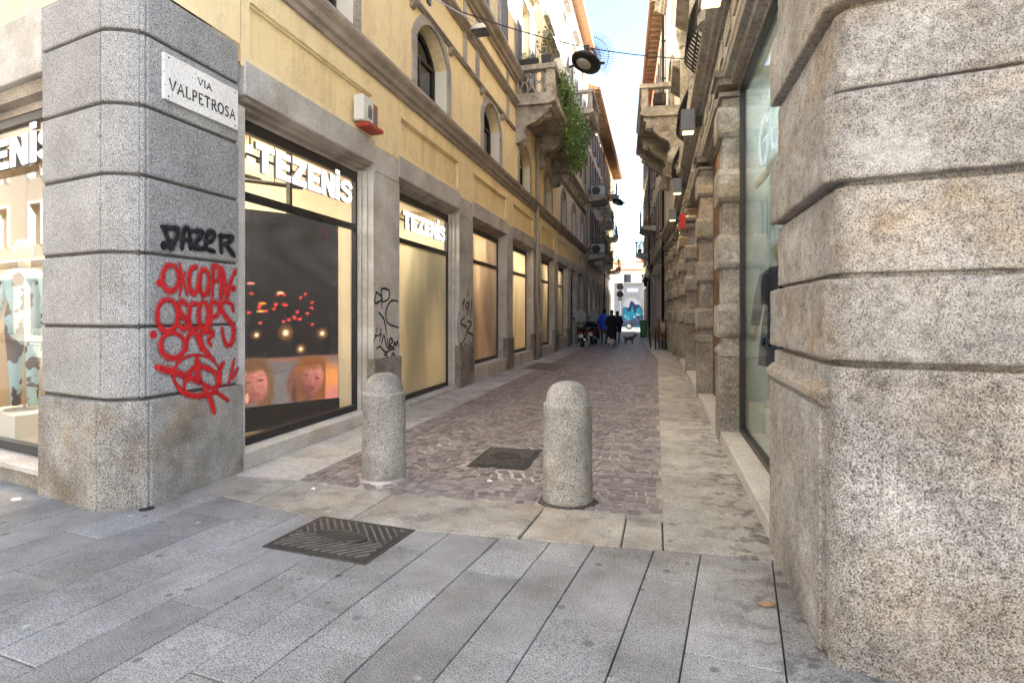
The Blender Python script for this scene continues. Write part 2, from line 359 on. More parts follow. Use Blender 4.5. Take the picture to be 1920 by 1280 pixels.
def frosted(name, col):
    b = NB(name)
    tl = b.n.new('ShaderNodeBsdfTranslucent'); b.set(tl.inputs[0], b.mix(b.ramp(b.noise(.9, 3, .5, b.scalev(b.pos, (1, 1, .35))), [(.38, 0.0), (.62, 1.0)]), col, tuple(x*.48 for x in col)))  # upright light and dark variation, like reflections, painted into the pane colour
    df = b.n.new('ShaderNodeBsdfDiffuse'); b.set(df.inputs[0], tuple(x*.8 for x in col))
    gl = b.n.new('ShaderNodeBsdfGlossy'); gl.inputs['Roughness'].default_value = .06
    m1 = b.n.new('ShaderNodeMixShader'); m1.inputs[0].default_value = .25; b.t.links.new(tl.outputs[0], m1.inputs[1]); b.t.links.new(df.outputs[0], m1.inputs[2])
    fr = b.n.new('ShaderNodeFresnel'); thin_ior(b, fr, 1.5)
    m2 = b.n.new('ShaderNodeMixShader'); b.t.links.new(fr.outputs[0], m2.inputs[0]); b.t.links.new(m1.outputs[0], m2.inputs[1]); b.t.links.new(gl.outputs[0], m2.inputs[2])
    b.t.links.new(m2.outputs[0], b.out.inputs[0])
frosted('frosted_warm', (.88, .83, .70)); frosted('frosted_rose', (.88, .78, .67)); frosted('frosted_green', (.80, .79, .69))
emit('letter_light', (1, .97, .92), .2); emit('lamp_glow', (1, .62, .22), .5); emit('spot_glow', (1, .85, .6), .7); emit('gul_light', (.92, 1, 1), .16)
plain('letter_side', (.10, .10, .10), .5)
def attr_mat(name, emission=0.0, rough=.6):
    b = NB(name); a = b.n.new('ShaderNodeAttribute'); a.attribute_name = 'Col'
    b.bsdf(a.outputs['Color'], rough)
    if emission:
        p = [x for x in b.n if x.type == 'BSDF_PRINCIPLED'][0]; b.set(p.inputs['Emission Color'], a.outputs['Color']); p.inputs['Emission Strength'].default_value = emission
        p.inputs['Base Color'].default_value = (.01, .01, .01, 1); b.t.links.remove(p.inputs['Base Color'].links[0])
attr_mat('screen_print', .17, .3); attr_mat('wall_paint', 0, .8)
# ------------------------------------------------------------------ pixel -> wall / ground (1920x1280 photograph)
CY, SY = math.cos(YAW), math.sin(YAW)
def wpt(x, y, X=-3.83):
    u = (x-960)/1072; t = X/(u*CY-SY); return t*(u*SY+CY), 1.5-(y-588)/1072*t
def gpt(x, y):
    d = 1.5*1072/(y-588); r = (x-960)/1072*d; return r*CY-d*SY, r*SY+d*CY
# ------------------------------------------------------------------ ground and paving
MB().quad((-1200, -1200, -.06), (1200, -1200, -.06), (1200, 1200, -.06), (-1200, 1200, -.06)).build('ground', 'slab_granite', kind='structure')
def clip(poly, a, b):
    """keep the part of poly to the right of the line a->b"""
    out = []; n = len(poly)
    side = lambda p: (b[0]-a[0])*(p[1]-a[1])-(b[1]-a[1])*(p[0]-a[0])
    for i in range(n):
        p, q = poly[i], poly[(i+1) % n]; sp, sq = side(p), side(q)
        if sp <= 0: out.append(p)
        if sp*sq < 0: t = sp/(sp-sq); out.append((p[0]+(q[0]-p[0])*t, p[1]+(q[1]-p[1])*t))
    return out
def slab(name, poly, z, mat, parent, bev=.004, th=.045):
    return MB().pz(poly, z-th, z).build(name, mat, parent, bevel=bev)
pav = MB().pz([(-14, 6.2), (-14, -4), (8, -4), (8, 3.8)], -.05, -.022).build('main_street_pavement', 'joint', kind='structure')
LD, CD = (.1357, .9907), (.9907, -.1357)
rows = [2.9, 2.5, 2.15, 1.75, 1.4, 1.0, .62, .17, -.24, -.52, -.89, -1.17, -1.51, -1.86, -2.15, -2.48, -2.78, -3.08, -3.46, -3.95, -4.35, -4.75, -5.1, -5.5, -5.85, -6.25, -6.6, -7.0, -7.4, -7.75, -8.2]
rs = random.Random(3)
for i in range(len(rows)-1):
    q1, q0 = rows[i], rows[i+1]; l = -1.6+rs.random()*.6
    while l < 5.6:
        ln = rs.choice([.62, .8, .95, 1.1]); l2 = l+ln; g = .0035
        poly = [(CD[0]*q+LD[0]*m, CD[1]*q+LD[1]*m) for q, m in ((q0+g, l+g), (q1-g, l+g), (q1-g, l2-g), (q0+g, l2-g))]
        qc = (q0+q1)/2
        poly = clip(poly, (-2.16, 3.655), (.75, 3.785)) if qc > -2.75 else clip(poly, (-3.6, 4.02), (-2.16, 3.655))
        if qc < -4.35: poly = clip(poly, (-12, 5.60), (-3.9, 3.72))
        l = l2
        if len(poly) < 3: continue
        ar = abs(sum(poly[k][0]*poly[(k+1) % len(poly)][1]-poly[(k+1) % len(poly)][0]*poly[k][1] for k in range(len(poly))))/2
        if ar < .006: continue
        rough = -2.2 < qc < -1.2 and l < 3.0 and l > 1.4 and rs.random() < .8
        slab('paving_slab', poly, rs.uniform(-.0025, .0025), 'rough_slab' if rough else 'slab_granite', pav)
band = MB().pz([(-3.9, 3.5), (-2.1, 3.6), (.75, 3.72), (.75, 4.6), (-3.9, 4.6)], -.05, -.024).build('threshold_band', 'joint', kind='structure')
for poly in ([(-3.83, 3.62), (-3.46, 3.99), (-3.12, 3.905), (-3.12, 4.52), (-3.83, 4.52)], [(-3.11, 3.90), (-2.17, 3.665), (-2.13, 4.37), (-3.11, 4.51)],
             [(-2.16, 3.662), (-.90, 3.718), (-.84, 4.40), (-2.12, 4.365)], [(-.885, 3.72), (-.225, 3.745), (-.215, 4.36), (-.83, 4.40)], [(-.215, 3.75), (.04, 3.76), (.04, 4.42), (-.205, 4.365)]):
    slab('threshold_stone', poly, rs.uniform(-.003, .003), 'band_stone', band, .008)
lw = MB().pz([(-4.2, 4.5), (-3.1, 4.5), (-3.1, 54), (-4.2, 54)], -.05, -.024).build('left_sidewalk', 'joint', kind='structure')
y = 4.53
while y < 53.5:
    y2 = min(y+rs.uniform(1.1, 1.9), 54); slab('sidewalk_slab', [(-4.06, y+.004), (-3.125, y+.004), (-3.125, y2-.004), (-4.06, y2-.004)], rs.uniform(.0, .006), 'walk_stone', lw); y = y2
def bendx(y): return 0 if y < 19.2 else -(y-19.2)*math.tan(BA)
rw = MB().pz([(.045, 3.74), (1.0, 3.74), (1.0, 54), (-1.96, 54), (.045, 19.2)], -.05, -.024).build('right_sidewalk', 'joint', kind='structure')
js = [3.76, 5.6, 7.07, 8.3, 9.65, 11.1, 12.56, 14.2, 15.9, 17.5, 19.2]+[19.2+1.6*k for k in range(1, 22)]
for a, c in zip(js[:-1], js[1:]):
    slab('sidewalk_slab', [(.05+bendx(a), a+.004), (.80+bendx(a), a+.004), (.80+bendx(c), c-.004), (.05+bendx(c), c-.004)], rs.uniform(.0, .006), 'walk_stone', rw)
# setts of the roadway: wavy rows between two straight edge rows
road = MB().pz([(-3.13, 4.3), (.05, 4.3), (.05, 19.2), (-1.96, 54), (-3.13, 54)], -.05, -.0075).build('alley_roadway', 'mortar', kind='structure')
setts = []; P0 = .098
j = 0
for jrow in range(-6, 520):
    x = -3.12
    while x < .03:
        wd = P0*rs.uniform(.82, 1.18); xc = x+wd/2; e = min(xc+3.12, .03-xc)
        amp = max(0, min(1, (e-.12)/.25))
        ph = 2*math.pi*(xc+3.12)/1.05
        yo = amp*.16*math.cos(ph); slope = -amp*.16*2*math.pi/1.05*math.sin(ph)
        yc = 4.4+jrow*P0+yo+rs.uniform(-.008, .008)
        x += wd
        lim = 4.375 if xc > -.9 else (4.385 if xc > -2.1 else 4.38+(-2.1-xc)*.14)
        if yc-.05 < lim or yc > 53.8 or xc > .03+bendx(yc): continue
        setts.append((xc, yc, math.atan(slope)*.8+rs.uniform(-.06, .06), wd-.016*rs.uniform(.6, 1.5), P0-.016*rs.uniform(.6, 1.5), rs.uniform(-.004, .004)))
def sett_geo(w_, l_, k):
    r2 = random.Random(k); jx = lambda: r2.uniform(-.005, .005)
    b = [(-w_/2+jx(), -l_/2+jx()), (w_/2+jx(), -l_/2+jx()), (w_/2+jx(), l_/2+jx()), (-w_/2+jx(), l_/2+jx())]
    t = [(p[0]*.88, p[1]*.88) for p in b]
    vs = [(p[0], p[1], -.014) for p in b]+[(p[0], p[1], -.005) for p in b]+[(p[0], p[1], r2.uniform(-.001, .002)) for p in t]
    fs = [(0, 1, 5, 4), (1, 2, 6, 5), (2, 3, 7, 6), (3, 0, 4, 7), (4, 5, 9, 8), (5, 6, 10, 9), (6, 7, 11, 10), (7, 4, 8, 11), (8, 9, 10, 11)]
    return vs, fs
hidden = [(-2.43, 4.82, .24), (-.69, 4.58, .24)]
def vis(t): return all((t[0]-h[0])**2+(t[1]-h[1])**2 > h[2]**2 for h in hidden) and not (-1.83 < t[0] < -1.2 and 5.34 < t[1] < 6.2)
setts = [t for t in setts if vis(t)]
setts.sort(key=lambda t: t[1]+.12*abs(t[0]))
sm = []
for k in range(10):
    m_ = MB().add(*sett_geo(.088, .088, k)).mesh('sett'); m_.materials.append(M['porphyry']); sm.append(m_); ta = m_.attributes.new('tone', 'FLOAT', 'FACE'); ta.data.foreach_set('value', [k*.1+.03]*len(m_.polygons))
for i, t in enumerate(setts[:300]):
    o = bpy.data.objects.new('sett', sm[i % 10]); o.location = (t[0], t[1], t[5]); o.rotation_euler = (rs.uniform(-.02, .02), rs.uniform(-.02, .02), t[2]); o.scale = (t[3]/.088, t[4]/.088, 1)
    link(o, road)
mb = MB()
for i, t in enumerate(setts[300:]):
    vs, fs = sett_geo(t[3], t[4], i % 97); c_, s_ = math.cos(t[2]), math.sin(t[2]); 
    mb.add([(t[0]+p[0]*c_-p[1]*s_, t[1]+p[0]*s_+p[1]*c_, p[2]+t[5]) for p in vs], fs)
me = bpy.data.meshes.new('setts'); me.from_pydata([tuple(p) for p in mb.v], [], mb.f); me.materials.append(M['porphyry'])
ta = me.attributes.new('tone', 'FLOAT', 'FACE'); ta.data.foreach_set('value', [v for t in setts[300:] for v in [rs.random()]*9])
o = bpy.data.objects.new('setts', me); link(o, road); tag(o, kind='stuff')
MB().pz([(-60, 54), (60, 54), (60, 67), (-60, 67)], -.05, -.004).build('road', 'asphalt', kind='structure')
# cast iron covers
def cover(name, org, ux, uy, w_, l_, label, n=11, z=.006):
    """a cover with a frame, raised diagonal ribs either side of the middle line and a raised oval"""
    e = empty(name, (org[0], org[1], 0), label, 'manhole cover', 'cast iron covers in the paving')
    F = lambda a, d, zz: Vector((org[0]+ux[0]*a+uy[0]*d, org[1]+ux[1]*a+uy[1]*d, zz))
    MB(F).box(0, w_, 0, l_, -.03, z).build('frame', 'iron', e, bevel=.004)
    fr = .035
    MB(F).box(fr, w_-fr, fr, l_-fr, z+.0005, z+.003).build('plate', 'iron', e)
    i0, i1, j0, j1 = fr+.02, w_-fr-.02, fr+.02, l_-fr-.02
    st = (i1-i0)/n
    for k in range(-n, 2*n):
        for half, sg in ((0, 1), (1, -1)):
            ya, yb = (j0, (j0+j1)/2-.006) if half == 0 else ((j0+j1)/2+.006, j1)
            xa = i0+k*st; xb = xa+sg*(yb-ya)*.9
            # clip the rib to the plate
            p = [(xa, ya), (xb, yb)]
            (x0, y0), (x1, y1) = p
            ts = [0, 1]
            dx = x1-x0
            lo, hi = 0, 1
            if abs(dx) > 1e-6:
                ta, tb = (i0-x0)/dx, (i1-x0)/dx; ta, tb = min(ta, tb), max(ta, tb); lo, hi = max(lo, ta), min(hi, tb)
            if hi-lo < .12: continue
            a = Vector((x0+dx*lo, y0+(y1-y0)*lo)); c2 = Vector((x0+dx*hi, y0+(y1-y0)*hi)); t = (c2-a).normalized(); nn = Vector((-t.y, t.x))*.007
            MB(F).pz([tuple(a+nn), tuple(a-nn), tuple(c2-nn), tuple(c2+nn)], z+.0032, z+.010).build('rib', 'iron_worn', e)
    cx, cy = w_/2, l_/2
    ring = [(cx+w_*.24*math.cos(2*math.pi*k/20), cy+l_*.13*math.sin(2*math.pi*k/20), z+.012) for k in range(20)]
    MB(F).pz([(p[0], p[1]) for p in ring], z+.0034, z+.0112).build('emblem_plate', 'iron', e)
    MB(F).tube(ring+ring[:1], .007, 6).build('emblem_ring', 'iron', e)
    return e
c1 = [gpt(*p) for p in ((490, 1025), (600, 967), (770, 990), (685, 1060))]
ux = Vector((c1[3][0]-c1[0][0], c1[3][1]-c1[0][1])); uy = Vector((c1[1][0]-c1[0][0], c1[1][1]-c1[0][1]))
ux2 = ux.normalized(); uy2 = Vector((-ux2.y, ux2.x))
cover('manhole_cover', c1[0], ux2, uy2, ux.length, uy.length, 'large dark cast iron cover set in the grey slabs in front of the bollards')
cover('manhole_cover', (-1.81, 5.36), (1, 0), (0, 1), .60, .82, 'smaller iron cover set in the purple setts between the two bollards', 8)
def grate(org, w_, l_, label):
    e = empty('drain_grate', (org[0], org[1], 0), label, 'drain grate')
    MB().box(org[0], org[0]+w_, org[1], org[1]+l_, -.03, .008).build('frame', 'iron', e, bevel=.004)
    for k in range(12): MB().box(org[0]+.04, org[0]+w_-.04, org[1]+.04+k*(l_-.08)/12, org[1]+.04+(k+.55)*(l_-.08)/12, .0085, .016).build('bar', 'iron_worn', e)
grate((-3.55, 15.1), .95, 2.0, 'long iron grate beside the left shop windows further up the alley')
# ------------------------------------------------------------------ bollards
def bollard(loc, label, seed, collar='mortar'):
    e = empty('bollard', (loc[0], loc[1], 0), label, 'bollard', 'granite bollards at the mouth of the alley')
    r = .198
    pr = [(r*1.0, -.03), (r*1.01, 0), (r*.995, .25), (r*.985, .5), (r*.985, .755), (r*1.0, .763), (r*1.0, .778), (r*.97, .784), (r*.90, .786), (r*.885, .80), (r*.85, .845), (r*.76, .89), (r*.62, .925), (r*.42, .948), (r*.2, .957), (.004, .959)]
    mb = MB().lathe((0, 0, 0), pr, 40)
    rr = random.Random(seed)
    for i, p in enumerate(mb.v):
        k = mnoise.noise(Vector((p.x*6+seed, p.y*6, p.z*6)))*.004+mnoise.noise(Vector((p.x*30+seed, p.y*30, p.z*30)))*.0015
        q = Vector((p.x, p.y, 0)).normalized(); mb.v[i] = Vector((p.x, p.y, p.z))+q*k+Vector((loc[0], loc[1], 0))
    mb.build('stone_post', 'bollard_granite', e, smooth=True)
    ring = []
    n = 28; vs = []; fs = []
    for k in range(n):
        a = 2*math.pi*k/n; ro = r+.035+.05*abs(mnoise.noise(Vector((math.cos(a)*1.7+seed, math.sin(a)*1.7, 1))))
        vs += [(loc[0]+.17*math.cos(a), loc[1]+.17*math.sin(a), .012), (loc[0]+(r+.012)*math.cos(a), loc[1]+(r+.012)*math.sin(a), .012), (loc[0]+ro*math.cos(a), loc[1]+ro*math.sin(a), -.012)]
    for k in range(n):
        m = (k+1) % n; fs += [(3*k, 3*k+1, 3*m+1, 3*m), (3*k+1, 3*k+2, 3*m+2, 3*m+1)]
    MB().add(vs, fs).build('mortar_collar', collar, e)
bollard((-2.43, 4.82), 'granite bollard on the left, beside the tagged pier and the bright shop window', 1)
bollard((-.69, 4.58), 'granite bollard on the right, standing on setts behind the threshold stones', 5, 'joint')
# ------------------------------------------------------------------ facade tools
def seg_arch(a, b, zt, rise, n=12):
    w_ = b-a; r = (w_*w_/4+rise*rise)/(2*rise); cz = zt-r; cx = (a+b)/2; h = math.asin(min(1, w_/2/r))
    return [(cx+r*math.sin(-h+2*h*i/n), cz+r*math.cos(-h+2*h*i/n)) for i in range(n+1)]
def wall(mb, s0, s1, z0, z1, holes, d=0, depth=.25):
    """flat wall face with real openings and their reveals; hole = (a, b, bottom, top, arch rise)"""
    S = sorted(set([s0, s1]+[x for h in holes for x in h[:2] if s0 < x < s1])); Z = sorted(set([z0, z1]+[x for h in holes for x in h[2:4] if z0 < x < z1]))
    for a, b in zip(S[:-1], S[1:]):
        for c, e in zip(Z[:-1], Z[1:]):
            m, q = (a+b)/2, (c+e)/2
            if any(h[0] < m < h[1] and h[2] < q < h[3] for h in holes): continue
            mb.quad((a, d, c), (b, d, c), (b, d, e), (a, d, e))
    for a, b, zb, zt, rise in holes:
        sp = zt-rise
        mb.quad((a, d, zb), (a, d-depth, zb), (a, d-depth, sp), (a, d, sp)); mb.quad((b, d, zb), (b, d-depth, zb), (b, d-depth, sp), (b, d, sp))
        if zb > z0: mb.quad((a, d, zb), (b, d, zb), (b, d-depth, zb), (a, d-depth, zb))
        if rise <= 0: mb.quad((a, d, zt), (b, d, zt), (b, d-depth, zt), (a, d-depth, zt))
        else:
            ar = seg_arch(a, b, zt, rise)
            for p, q in zip(ar[:-1], ar[1:]):
                if zt-min(p[1], q[1]) > 1e-5: mb.quad((p[0], d, p[1]), (q[0], d, q[1]), (q[0], d, zt), (p[0], d, zt))
                mb.quad((p[0], d, p[1]), (q[0], d, q[1]), (q[0], d-depth, q[1]), (p[0], d-depth, p[1]))
    return mb
def surround(F, a, b, zb, zt, rise, w_, d1, mat, parent, d0=.0):
    """moulded stone band round an opening"""
    mb = MB(F)
    mb.box(a-w_, a-.001, d0, d1, zb, zt-rise); mb.box(b+.001, b+w_, d0, d1, zb, zt-rise)
    if rise > 0:
        ia = seg_arch(a, b, zt, rise); oa = seg_arch(a-w_, b+w_, zt+w_, rise+w_)
        for k in range(len(ia)-1):
            mb.pd([ia[k], ia[k+1], oa[k+1], oa[k]], d0, d1)
    else: mb.box(a-w_, b+w_, d0, d1, zt+.001, zt+w_)
    return mb.build('window_surround', mat, parent)
def sash(F, parent, a, b, zb, zt, rise=0, d=-.16, mat='frame_white', pane='old_glass', name='window', bars=1, fw=.055):
    """window with frame, mullion, transom and a pane behind them"""
    mb = MB(F); sp = zt-rise
    mb.box(a, a+fw, d-.03, d+.03, zb, sp); mb.box(b-fw, b, d-.03, d+.03, zb, sp); mb.box(a+fw, b-fw, d-.03, d+.03, zb, zb+fw)
    if rise > 0:
        ia = seg_arch(a, b, zt, rise); oa = seg_arch(a+fw, b-fw, zt-fw, max(.02, rise-fw*.3))
        for k in range(len(ia)-1): mb.pd([oa[k], oa[k+1], ia[k+1], ia[k]], d-.03, d+.03)
        mb.box(a+fw, b-fw, d-.028, d+.028, sp-fw, sp)
    else: mb.box(a+fw, b-fw, d-.03, d+.03, zt-fw, zt)
    top = sp-fw if rise > 0 else zt-fw
    for k in range(1, bars+1):
        x = a+(b-a)*k/(bars+1); mb.box(x-.03, x+.03, d-.025, d+.027, zb+fw, top)
    o = mb.build(name, mat, parent)
    pb = MB(F)
    if rise > 0:
        ar = seg_arch(a, b, zt, rise); pb.pd([(a, zb), (b, zb)]+ar[::-1], d-.022, d-.012)
    else: pb.box(a+.01, b-.01, d-.022, d-.012, zb+.01, zt-.01)
    pb.build('pane', pane, o)
    return o
def shutter(F, parent, a, b, z0, z1, d0=.03, mat='shutter_blue', ang=0):
    """louvred leaf lying open against the wall"""
    mb = MB(F); e = .05; t = .035
    mb.box(a, a+e, d0, d0+t, z0, z1); mb.box(b-e, b, d0, d0+t, z0, z1)
    n = 3
    for z in (z0, (z0+z1)/2-.03, z1-.07): mb.box(a+e, b-e, d0, d0+t, z, z+.07)
    o = mb.build('shutter', mat, parent)
    sl_ = MB(F); z = z0+.09
    while z < z1-.09:
        sl_.prof([(d0+.004, z), (d0+.010, z), (d0+t-.004, z+.045), (d0+t-.010, z+.045)], a+e, b-e); z += .055
    sl_.build('louvres', mat, o)
    return o
def cornice(F, s0, s1, z0, z1, proj, mat, parent, name='string_course', ends=0, d0=0.0):
    h = z1-z0
    pts = [(d0-.02, z0), (d0+proj*.22, z0), (d0+proj*.25, z0+h*.22), (d0+proj*.5, z0+h*.28), (d0+proj*.62, z0+h*.50), (d0+proj*.92, z0+h*.66), (d0+proj*.95, z0+h*.74), (d0+proj, z0+h*.76), (d0+proj, z0+h*.94), (d0+proj*.9, z1), (d0-.02, z1)]
    return MB(F).prof(pts, s0-ends, s1+ends).build(name, mat, parent)
def downpipe(F, parent, s, z0, z1, r=.05, mat='pipe_grey', d=.10):
    o = MB(F).tube([(s, d, z0), (s, d, z1)], r, 10).build('drainpipe', mat, parent, smooth=True)
    z = z0+.4
    while z < z1: MB(F).box(s-r*1.25, s+r*1.25, 0.001, d+r*1.25, z, z+.03).build('pipe_clip', mat, o); z += 1.6
    return o
ALLEY_L = [(4.75, 7.25), (8.15, 10.85), (11.8, 14.6), (15.35, 18.0), (19.4, 21.95)]
# ================================================================== yellow corner building (left)
A = empty('yellow_corner_building', (-4.1, 3.6, 0), 'yellow stucco corner building with grey granite ground floor, graffitied pier and bright shop windows', 'building')
TOP = 19.0  # unseen upper part made taller so its sunlit wall bounces light into the alley
# -- granite corner pier, course by course
zs = [0, .84, 1.40, 1.97, 2.57, 3.11, 3.67, 4.06]
c0 = Vector((-4.11, 3.46)); c1_ = Vector((-3.83, 3.555))
def lm(k, d=0): p = FLM(k, d, 0); return (p.x, p.y)
core = MB().pz([lm(.86, -.02), lm(.01, -.03), (-4.07, 3.49), (-3.86, 3.57), (-3.85, 4.60), (-4.6, 4.60), lm(.86, -.8)], 0.0, 4.05).build('corner_pier', 'joint', A)
g = .011
for i in range(7):
    z0, z1 = zs[i]+(g if i else -.02), zs[i+1]-g; pr = .03 if i == 0 else 0; mt = 'base_granite' if i == 0 else 'pier_granite'; bv = .019
    MB().pz([lm(.875, pr), lm(.012, pr), lm(.012, -.3), lm(.875, -.3)], z0, z1).build('stone_block', mt, core, bevel=bv, seg=2)
    # rounded middle block
    a = Vector(lm(.0, pr)); e_ = Vector((-3.83+pr, 3.60)); mid = (a+e_)/2+Vector((.55, -.83)).normalized()*.055
    arc = [a*(1-t)**2+mid*2*t*(1-t)+e_*t*t for t in [k/8 for k in range(9)]]
    MB().pz([tuple(p) for p in arc]+[(-4.0, 3.72), (-4.16, 3.62)], z0, z1 if i < 6 else 4.4).build('stone_block', mt, core, bevel=.017, seg=2)
    MB().pz([(-3.83+pr, 3.612), (-3.83+pr, 4.62+pr), (-4.1, 4.62+pr), (-4.1, 3.612)], z0, z1).build('stone_block', mt, core, bevel=bv, seg=2)
MB(FL).box(4.622, 4.75, -.4, -.035, 0, 3.5).build('jamb', 'trim_granite', A, bevel=.006)
# -- piers between the shop windows
def pier(parent, s0, s1, mat='trim_granite', F=FL, ztop=3.5, base=.85):
    o = MB(F).box(s0+.03, s1-.03, -.30, 0, base+.006, ztop).build('pier', mat, parent, bevel=.008)
    MB(F).box(s0+.012, s1-.012, -.30, .03, -.02, base).build('plinth', 'base_granite', o, bevel=.012)
    # moulded jamb strips each side of the opening
    m = MB(F)
    for a, sg in ((s0, 1), (s1, -1)):
        for k, (w0, w1, dd) in enumerate(((0, .028, -.09), (-.035, -.001, -.16), (-.07, -.036, -.23))):
            x0, x1 = sorted((a+sg*w0, a+sg*w1)); m.box(x0, x1, -.30, dd, base*.0, ztop)
    m.build('jamb_moulding', mat, o)
    return o
pl = [(7.25, 8.15), (10.85, 11.8), (14.6, 15.35), (18.0, 19.4), (21.95, 22.9)]
piers = [pier(A, *p) for p in pl]
# -- granite lintels with stepped soffits, panels above
def lintel(parent, a, b, F=FL, mat='trim_granite'):
    o = MB(F).box(a-.06, b+.06, -.3, .012, 3.60, 3.93).build('lintel', mat, parent, bevel=.008)
    MB(F).prof([(-.3, 3.47), (-.21, 3.47), (-.20, 3.51), (-.13, 3.52), (-.12, 3.555), (-.05, 3.56), (-.03, 3.598), (-.3, 3.598)], a-.02, b+.02).build('soffit_moulding', 'mould_stone', o)
    return o
for a, b in ALLEY_L: lintel(A, a, b)
# pier heads fill between the lintels
for a, b in pl[:-1]: MB(FL).box(a+.066, b-.066, -.3, .004, 3.502, 3.86).build('pier_head', 'trim_granite', A, bevel=.006)
MB(FL).box(22.02, 22.5, -.3, .004, 3.502, 3.86).build('pier_head', 'trim_granite', A, bevel=.006)
holes = [(a+.02, b-.02, 3.99, 4.56, 0) for a, b in ALLEY_L]
mb = wall(MB(FL), 4.64, 22.5, 3.865, 4.80, holes, 0, .05); wall(mb, 3.6, 4.64, 4.062, 4.80, [], -.004)
mb.build('ground_floor_frieze', 'ochre', A)
for a, b in ALLEY_L:
    o = MB(FL).box(a, b, -.09, -.045, 3.9, 4.6).build('recessed_panel', 'ochre_panel', A)
    MB(FL).prof([(-.044, 4.50), (-.02, 4.50), (-.018, 4.52), (.012, 4.525), (.016, 4.559), (-.044, 4.559)], a+.021, b-.021).build('panel_moulding', 'ochre', o)
MB(FLM).box(.30, .884, -.3, -.03, 3.95, 4.06).build('wall_fill', 'ochre', A)
wall(MB(FLM), .0, 8, 4.062, 9.0, [(1.6, 3.2, 5.2, 7.6, .3)], -.02, .2).build('main_street_wall', 'ochre', A)
MB(FLM).box(.885, 8, -.35, .0, 3.52, 4.06).build('main_street_lintel', 'trim_granite', A, bevel=.008)
MB(FLM).prof([(-.3, 3.36), (-.21, 3.36), (-.20, 3.42), (-.10, 3.43), (-.06, 3.515), (-.3, 3.515)], .88, 8).build('main_street_soffit', 'mould_stone', A)
cornice(FL, 3.62, 22.5, 4.80, 5.10, .19, 'mould_stone', A)
cornice(FLM, 0, 8, 4.80, 5.10, .19, 'mould_stone', A)
# -- mezzanine with arched windows
cen = [6.0, 9.44, 13.19, 16.75, 20.6]
hm = [(c-.72, c+.72, 5.11, 6.50, .42) for c in cen]
wall(MB(FL), 3.6, 22.5, 5.10, 8.0, hm, 0, .30).build('mezzanine_wall', 'ochre', A)
for c in cen:
    surround(FL, c-.72, c+.72, 5.11, 6.50, .42, .16, .035, 'grey_stone', A, .0)
    sash(FL, A, c-.70, c+.70, 5.12, 6.48, .40, -.26, 'dark_metal', 'dark_glass', bars=1)
    MB(FL).box(c+.706, c+.7195, -.22, -.002, 5.112, 6.06).build('white_reveal', 'interior_white', A)
# thin moulding with corbels, frieze strips, two cornices
MB(FL).prof([(-.01, 6.56), (.045, 6.56), (.055, 6.585), (.08, 6.59), (.08, 6.625), (.05, 6.64), (-.01, 6.64)], 3.62, 15.4).build('impost_moulding', 'mould_stone', A)
for c in cen[:4]:
    for x in (c-.95, c+.80):
        if x < 15.3: MB(FL).prof([(.001, 6.42), (.05, 6.44), (.10, 6.52), (.10, 6.555), (.001, 6.555)], x, x+.13).build('corbel', 'mould_stone', A)
for c in [7.7, 8.55, 11.1, 11.95, 14.6]:
    MB(FL).box(c, c+.2, .001, .03, 6.645, 7.25).build('frieze_strip', 'grey_stone', A)
    MB(FL).box(c, c+.2, .001, .03, 7.42, 7.93).build('frieze_strip', 'grey_stone', A)
cornice(FL, 3.62, 22.5, 7.25, 7.41, .16, 'mould_stone', A)
cornice(FL, 3.62, 22.5, 7.95, 8.24, .26, 'mould_stone', A)
# -- upper floors with louvred shutters
hu = [(c-.55, c+.55, zb, zb+2.3, 0) for c in cen for zb in (8.5, 12.1, 15.5)]
wall(MB(FL), 3.6, 22.5, 8.2, TOP, hu, 0, .28).build('upper_wall', 'ochre', A)
for c in cen:
    for zb in (8.5, 12.1, 15.5):
        sash(FL, A, c-.54, c+.54, zb+.01, zb+2.29, 0, -.2)
        surround(FL, c-.55, c+.55, zb, zb+2.3, 0, .14, .05, 'grey_stone', A, .0)
        for a, b in ((c-1.26, c-.70), (c+.70, c+1.26)): shutter(FL, A, a, b, zb+.02, zb+2.28, .055)
        MB(FL).prof([(.0, zb+2.62), (.06, zb+2.62), (.10, zb+2.72), (.30, zb+2.76), (.30, zb+2.86), (.0, zb+2.92)], c-.95, c+.95).build('window_hood', 'grey_stone', A)
        MB(FL).box(c-.8, c+.8, .0, .14, zb-.12, zb-.005).build('window_sill', 'grey_stone', A, bevel=.01)
# -- body: floors, back and roof of the building
MB(FL).box(3.9, 22.48, -9, -.31, 4.72, TOP).build('building_body', 'ochre', A)
MB(FL).box(3.2, 22.6, -9, .55, TOP+.002, TOP+.25).build('roof_eave', 'soffit_wood', A)
# -- alley shop windows: frames, panes and rooms behind them
def shop_window(parent, a, b, F=FL, z0=.16, zt=3.47, tr=2.70, d=-.25, glassm='shop_glass', topm='shop_glass', sill=True):
    o = MB(F)
    w_ = .06
    o.box(a, a+w_, d-.03, d+.035, z0, zt); o.box(b-w_, b, d-.03, d+.035, z0, zt)
    o.box(a+w_, b-w_, d-.03, d+.035, z0, z0+.08); o.box(a+w_, b-w_, d-.03, d+.035, zt-.12, zt); o.box(a+w_, b-w_, d-.03, d+.035, tr-.04, tr+.04)
    o = o.build('shop_window', 'dark_metal', parent)
    MB(F).box(a+w_-.01, b-w_+.01, d-.006, d+.004, z0+.06, tr-.03).build('pane', glassm, o)
    MB(F).box(a+w_-.01, b-w_+.01, d-.006, d+.004, tr+.03, zt-.1).build('transom_pane', topm, o)
    if sill: MB(F).box(a-.05, b+.05, -.34, -.015, -.02, z0-.002).build('sill', 'trim_granite', o, bevel=.01)
    return o
